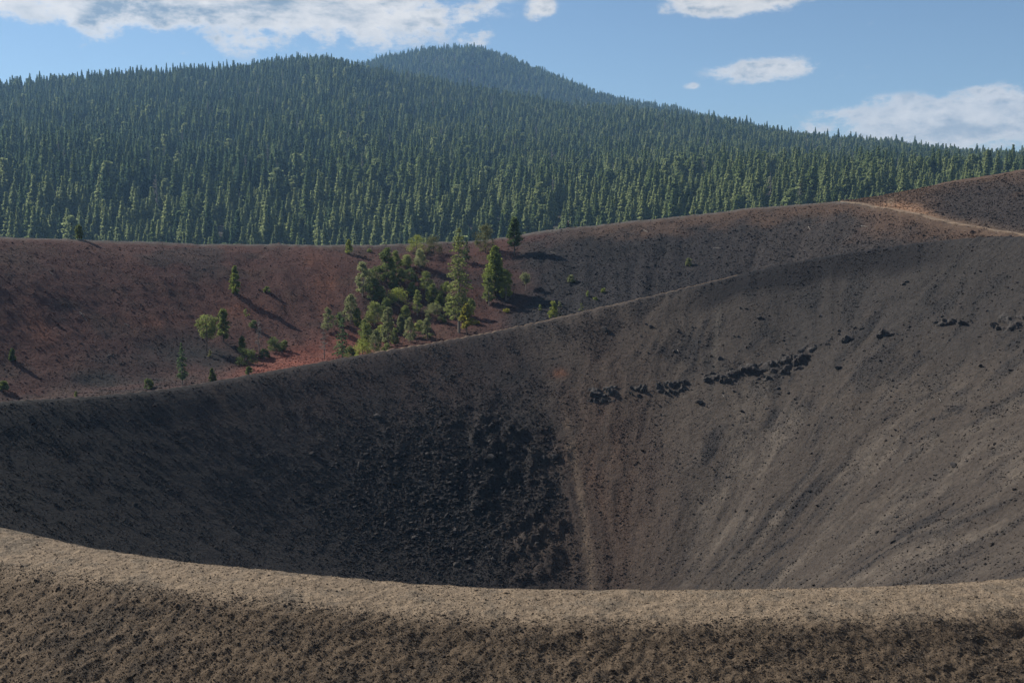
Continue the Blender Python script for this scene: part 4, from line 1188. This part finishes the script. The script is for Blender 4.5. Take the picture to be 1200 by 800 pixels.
    lab = {0: ('tall broad green conifer among the front trees of the forest beyond the far rim', 'broad green conifers in the forest front'),
           1: ('tall dark green conifer among the front trees of the forest beyond the far rim', 'dark conifers in the forest front'),
           2: ('tall slim green conifer among the front trees of the forest beyond the far rim', 'slim green conifers in the forest front'),
           3: ('pale sunlit full skirted conifer among the front trees of the forest', 'pale conifers in the forest front'),
           4: ('narrow dark spire shaped conifer among the front trees of the forest', 'narrow dark conifers in the forest front'),
           5: ('ragged wide topped green conifer among the front trees of the forest', 'ragged conifers in the forest front'),
           6: ('short pale young conifer in the front row of the forest', 'young pale conifers in the forest front'),
           8: ('pale round topped tree among the front trees of the forest', 'pale round topped trees in the forest front'),
           9: ('low dark green round topped tree among the front trees of the forest', 'low round topped trees in the forest front'),
           7: ('bare grey dead conifer standing among the green trees of the forest', 'dead grey conifers in the forest front')}
    protos = {}
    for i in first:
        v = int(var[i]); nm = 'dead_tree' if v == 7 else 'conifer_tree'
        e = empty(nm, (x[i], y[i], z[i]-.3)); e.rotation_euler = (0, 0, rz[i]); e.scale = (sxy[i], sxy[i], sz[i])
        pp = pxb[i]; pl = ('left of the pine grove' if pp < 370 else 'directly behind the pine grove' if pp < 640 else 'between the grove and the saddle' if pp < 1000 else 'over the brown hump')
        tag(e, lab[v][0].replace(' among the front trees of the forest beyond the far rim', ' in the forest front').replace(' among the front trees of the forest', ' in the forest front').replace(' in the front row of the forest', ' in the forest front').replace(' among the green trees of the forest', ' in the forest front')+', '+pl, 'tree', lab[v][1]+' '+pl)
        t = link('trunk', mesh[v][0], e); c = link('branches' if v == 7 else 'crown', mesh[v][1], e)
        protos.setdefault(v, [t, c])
    rest = np.ones(n, bool); rest[first] = False
    for v in range(10):
        if v not in protos:      # make sure every kind stands in front at least once
            i = np.where(rest & (var == v) & inside)[0]; i = i[np.argmax(visr[i])]
            e = empty('dead_tree' if v == 7 else 'conifer_tree', (x[i], y[i], z[i]-.3)); e.rotation_euler = (0, 0, rz[i]); e.scale = (sxy[i], sxy[i], sz[i])
            tag(e, lab[v][0], 'tree', lab[v][1]); rest[i] = False
            protos[v] = [link('trunk', mesh[v][0], e), link('branches' if v == 7 else 'crown', mesh[v][1], e)]
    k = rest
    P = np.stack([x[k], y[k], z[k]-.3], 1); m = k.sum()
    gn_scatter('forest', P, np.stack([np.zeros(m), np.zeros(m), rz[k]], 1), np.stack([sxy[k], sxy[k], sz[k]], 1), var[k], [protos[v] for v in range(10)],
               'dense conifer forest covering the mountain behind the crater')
    print('forest trees', n)


forest()

# ------------------------------------------------------------------ fallen logs
def log(px, py, lp, ang, label, umin=None, umax=None, thick=.075):
    p = hit(px, py, 100, 340, umin, umax); mpp = p.length/FPX; L = lp*mpp
    q = hit(px+math.cos(R(ang))*lp, py+math.sin(R(ang))*lp, 100, 340, umin, umax)
    d = q-p
    if d.length > L*2.2: d = d.normalized()*L*2.2
    g = Geo(); n = 6; rg = np.random.default_rng(int(px*7+py))
    path = [np.array(d)*t+rg.normal(0, .04*L, 3)*(0 < t < 1)*np.array([1, 1, .3])+np.array([0, 0, thick]) for t in np.linspace(0, 1, n)]
    g.tube(path, [thick*(1-.55*t) for t in np.linspace(0, 1, n)], 6)
    for k in range(3):
        t = rg.uniform(.3, .9); b0 = np.array(d)*t+np.array([0, 0, thick]); e = b0+rg.normal(0, .18*L, 3)*np.array([1, 1, .4])+np.array([0, 0, .1*L])
        g.tube([b0, (b0+e)/2, e], [thick*.4, thick*.3, .02], 4)
    o = link('fallen_log', g.mesh('fallen_log', M['wood']), None, p); tag(o, label, 'log')


for a in [(146, 380, 7, 30, 'short pale log lying on the dark left slope below an orange patch', 1.03, 2), (93, 366, 14, 50, 'long thin weathered log lying diagonally on the left slope', 1.03, 2),
          (58, 319, 6, 45, 'small bleached stick high on the left slope', 1.03, 2), (125, 418, 5, -30, 'tiny pale stick low on the dark left slope', 1.03, 2),
          (836, 291, 9, 5, 'pale log on the dark right slope under the outer rim', 1.03, 2), (754, 270, 6, 25, 'pale log just below the brown rim crest right of the hiker', 1.03, 2),
          (645, 296, 7, 15, 'curved bleached branch on the dark slope right of the rim pines', 1.03, 2), (1009, 265, 8, 8, 'pale log just below the trail at the saddle', 1.03, 2),
          (947, 266, 5, 60, 'small bleached stick right of centre on the outer slope', 1.03, 2), (1054, 471, 6, -12, 'white log lying on the right crater wall scree', None, .99),
          (855, 435, 5, 30, 'white log resting on the middle lava ledge', None, .99), (794, 411, 3, 60, 'tiny white stick above the jagged lava ledge', None, .99),
          (1101, 469, 3, 60, 'tiny white stick right of the white log on the scree', None, .99), (847, 464, 3, 50, 'tiny white stick below the middle lava ledge', None, .99)]:
    log(*a)

# ------------------------------------------------------------------ hiker on the far rim
def skin_mesh(name, joints, edges, mat, sub=2):
    me = bpy.data.meshes.new(name); me.from_pydata([j[:3] for j in joints], edges, []); o = link(name, me)
    md = o.modifiers.new('skin', 'SKIN'); 
    for v, j in zip(me.skin_vertices[0].data, joints): v.radius = (j[3], j[4] if len(j) > 4 else j[3])
    me.skin_vertices[0].data[0].use_root = True
    o.modifiers.new('sub', 'SUBSURF').levels = sub; o.modifiers['sub'].render_levels = sub
    dg = bpy.context.evaluated_depsgraph_get(); ev = o.evaluated_get(dg); nm = bpy.data.meshes.new_from_object(ev)
    bpy.data.objects.remove(o); bpy.data.meshes.remove(me); nm.name = name; nm.materials.clear(); nm.materials.append(mat)
    for pl in nm.polygons: pl.use_smooth = True
    return nm


def hiker():
    p = hit(666, 267.5, 270, 312, 1.9, 2.01)
    az = math.atan2(p.x-CX, p.y-CY)
    skin = mat_flat('skin', (.42, .27, .20)); shirt = mat_flat('shirt_cloth', (.05, .048, .05)); tr = mat_flat('trouser_cloth', (.012, .012, .015)); hat = mat_flat('straw_hat', (.55, .50, .40)); pk = mat_flat('pack_cloth', (.025, .026, .03))
    J = [(0, 0, .95, .13, .10), (0, 0, 1.2, .15, .10), (0, 0, 1.42, .15, .09), (0, .01, 1.52, .055, .055), (0, .0, 1.66, .095, .11), (0, 0, 1.76, .06, .07),
         (.19, 0, 1.42, .055), (.25, .03, 1.16, .045), (.24, -.1, .93, .032), (.24, -.13, .84, .03),
         (-.19, 0, 1.42, .055), (-.26, .0, 1.16, .045), (-.22, -.16, .98, .035), (-.20, -.22, .92, .035),
         (.1, 0, .88, .085), (.11, -.12, .48, .06), (.11, -.10, .09, .045), (.11, -.24, .04, .04),
         (-.1, 0, .88, .085), (-.11, .06, .48, .06), (-.11, .2, .12, .045), (-.11, .08, .04, .04)]
    E = [(0, 1), (1, 2), (2, 3), (3, 4), (4, 5), (2, 6), (6, 7), (7, 8), (8, 9), (2, 10), (10, 11), (11, 12), (12, 13), (0, 14), (14, 15), (15, 16), (16, 17), (0, 18), (18, 19), (19, 20), (20, 21)]
    o = link('person', skin_mesh('person', J, E, skin), None, p); o.rotation_euler = (0, 0, R(75)); o.scale = (1.1, 1.1, 1.08); o['label'] = 'hiker in dark clothes and a pale hat walking along the far rim'; o['category'] = 'person'
    Js = [(0, 0, .93, .155, .12), (0, 0, 1.2, .17, .12), (0, 0, 1.42, .165, .105), (.19, 0, 1.42, .07), (.25, .03, 1.16, .06), (-.19, 0, 1.42, .07), (-.255, .0, 1.16, .06), (.245, -.08, .97, .048), (-.225, -.14, 1.0, .048)]
    link('shirt', skin_mesh('shirt', Js, [(0, 1), (1, 2), (2, 3), (3, 4), (4, 7), (2, 5), (5, 6), (6, 8)], shirt), o)
    Jt = [(0, 0, .93, .15, .12), (.1, 0, .86, .10), (.11, -.12, .48, .075), (.11, -.10, .14, .06), (-.1, 0, .86, .10), (-.11, .06, .48, .075), (-.11, .19, .17, .06)]
    link('trousers', skin_mesh('trousers', Jt, [(0, 1), (1, 2), (2, 3), (0, 4), (4, 5), (5, 6)], tr), o)
    Jh = [(0, 0, 1.73, .17, .17), (0, 0, 1.76, .12, .12), (0, 0, 1.83, .09, .1)]
    link('hat', skin_mesh('hat', Jh, [(0, 1), (1, 2)], hat), o)
    Jp = [(0, .17, 1.05, .13, .09), (0, .19, 1.25, .14, .11), (0, .17, 1.45, .11, .08)]
    b = link('backpack', skin_mesh('backpack', Jp, [(0, 1), (1, 2)], pk), None, p); b.rotation_euler = (0, 0, R(75)); b.scale = (1.1, 1.1, 1.08)
    b['label'] = 'small black backpack carried by the hiker on the far rim'; b['category'] = 'backpack'


hiker()

# ------------------------------------------------------------------ air
def haze():
    x0, x1, y0, y1, z0, z1 = -6700, 6700, -6700, 6700, -260, 620
    V = np.array([(x, y, z) for x in (x0, x1) for y in (y0, y1) for z in (z0, z1)], float)
    F = [(0, 1, 3, 2), (4, 6, 7, 5), (0, 4, 5, 1), (2, 3, 7, 6), (0, 2, 6, 4), (1, 5, 7, 3)]
    m = bpy.data.materials.new('haze_air'); m.use_nodes = True; nt = m.node_tree; nt.nodes.clear(); b = NB(nt)
    out = b.n('ShaderNodeOutputMaterial'); pv = b.n('ShaderNodeVolumePrincipled')
    pv.inputs['Color'].default_value = (.32, .60, 1.0, 1); pv.inputs['Density'].default_value = HAZE; pv.inputs['Anisotropy'].default_value = .2
    b.l(pv.outputs[0], out.inputs['Volume'])
    o = link('haze', mesh_np('haze', V, F, m)); tag(o, 'thin blue air haze over the crater and the forested mountain', None, None, 'stuff')


HAZE = 0.95e-4
haze()
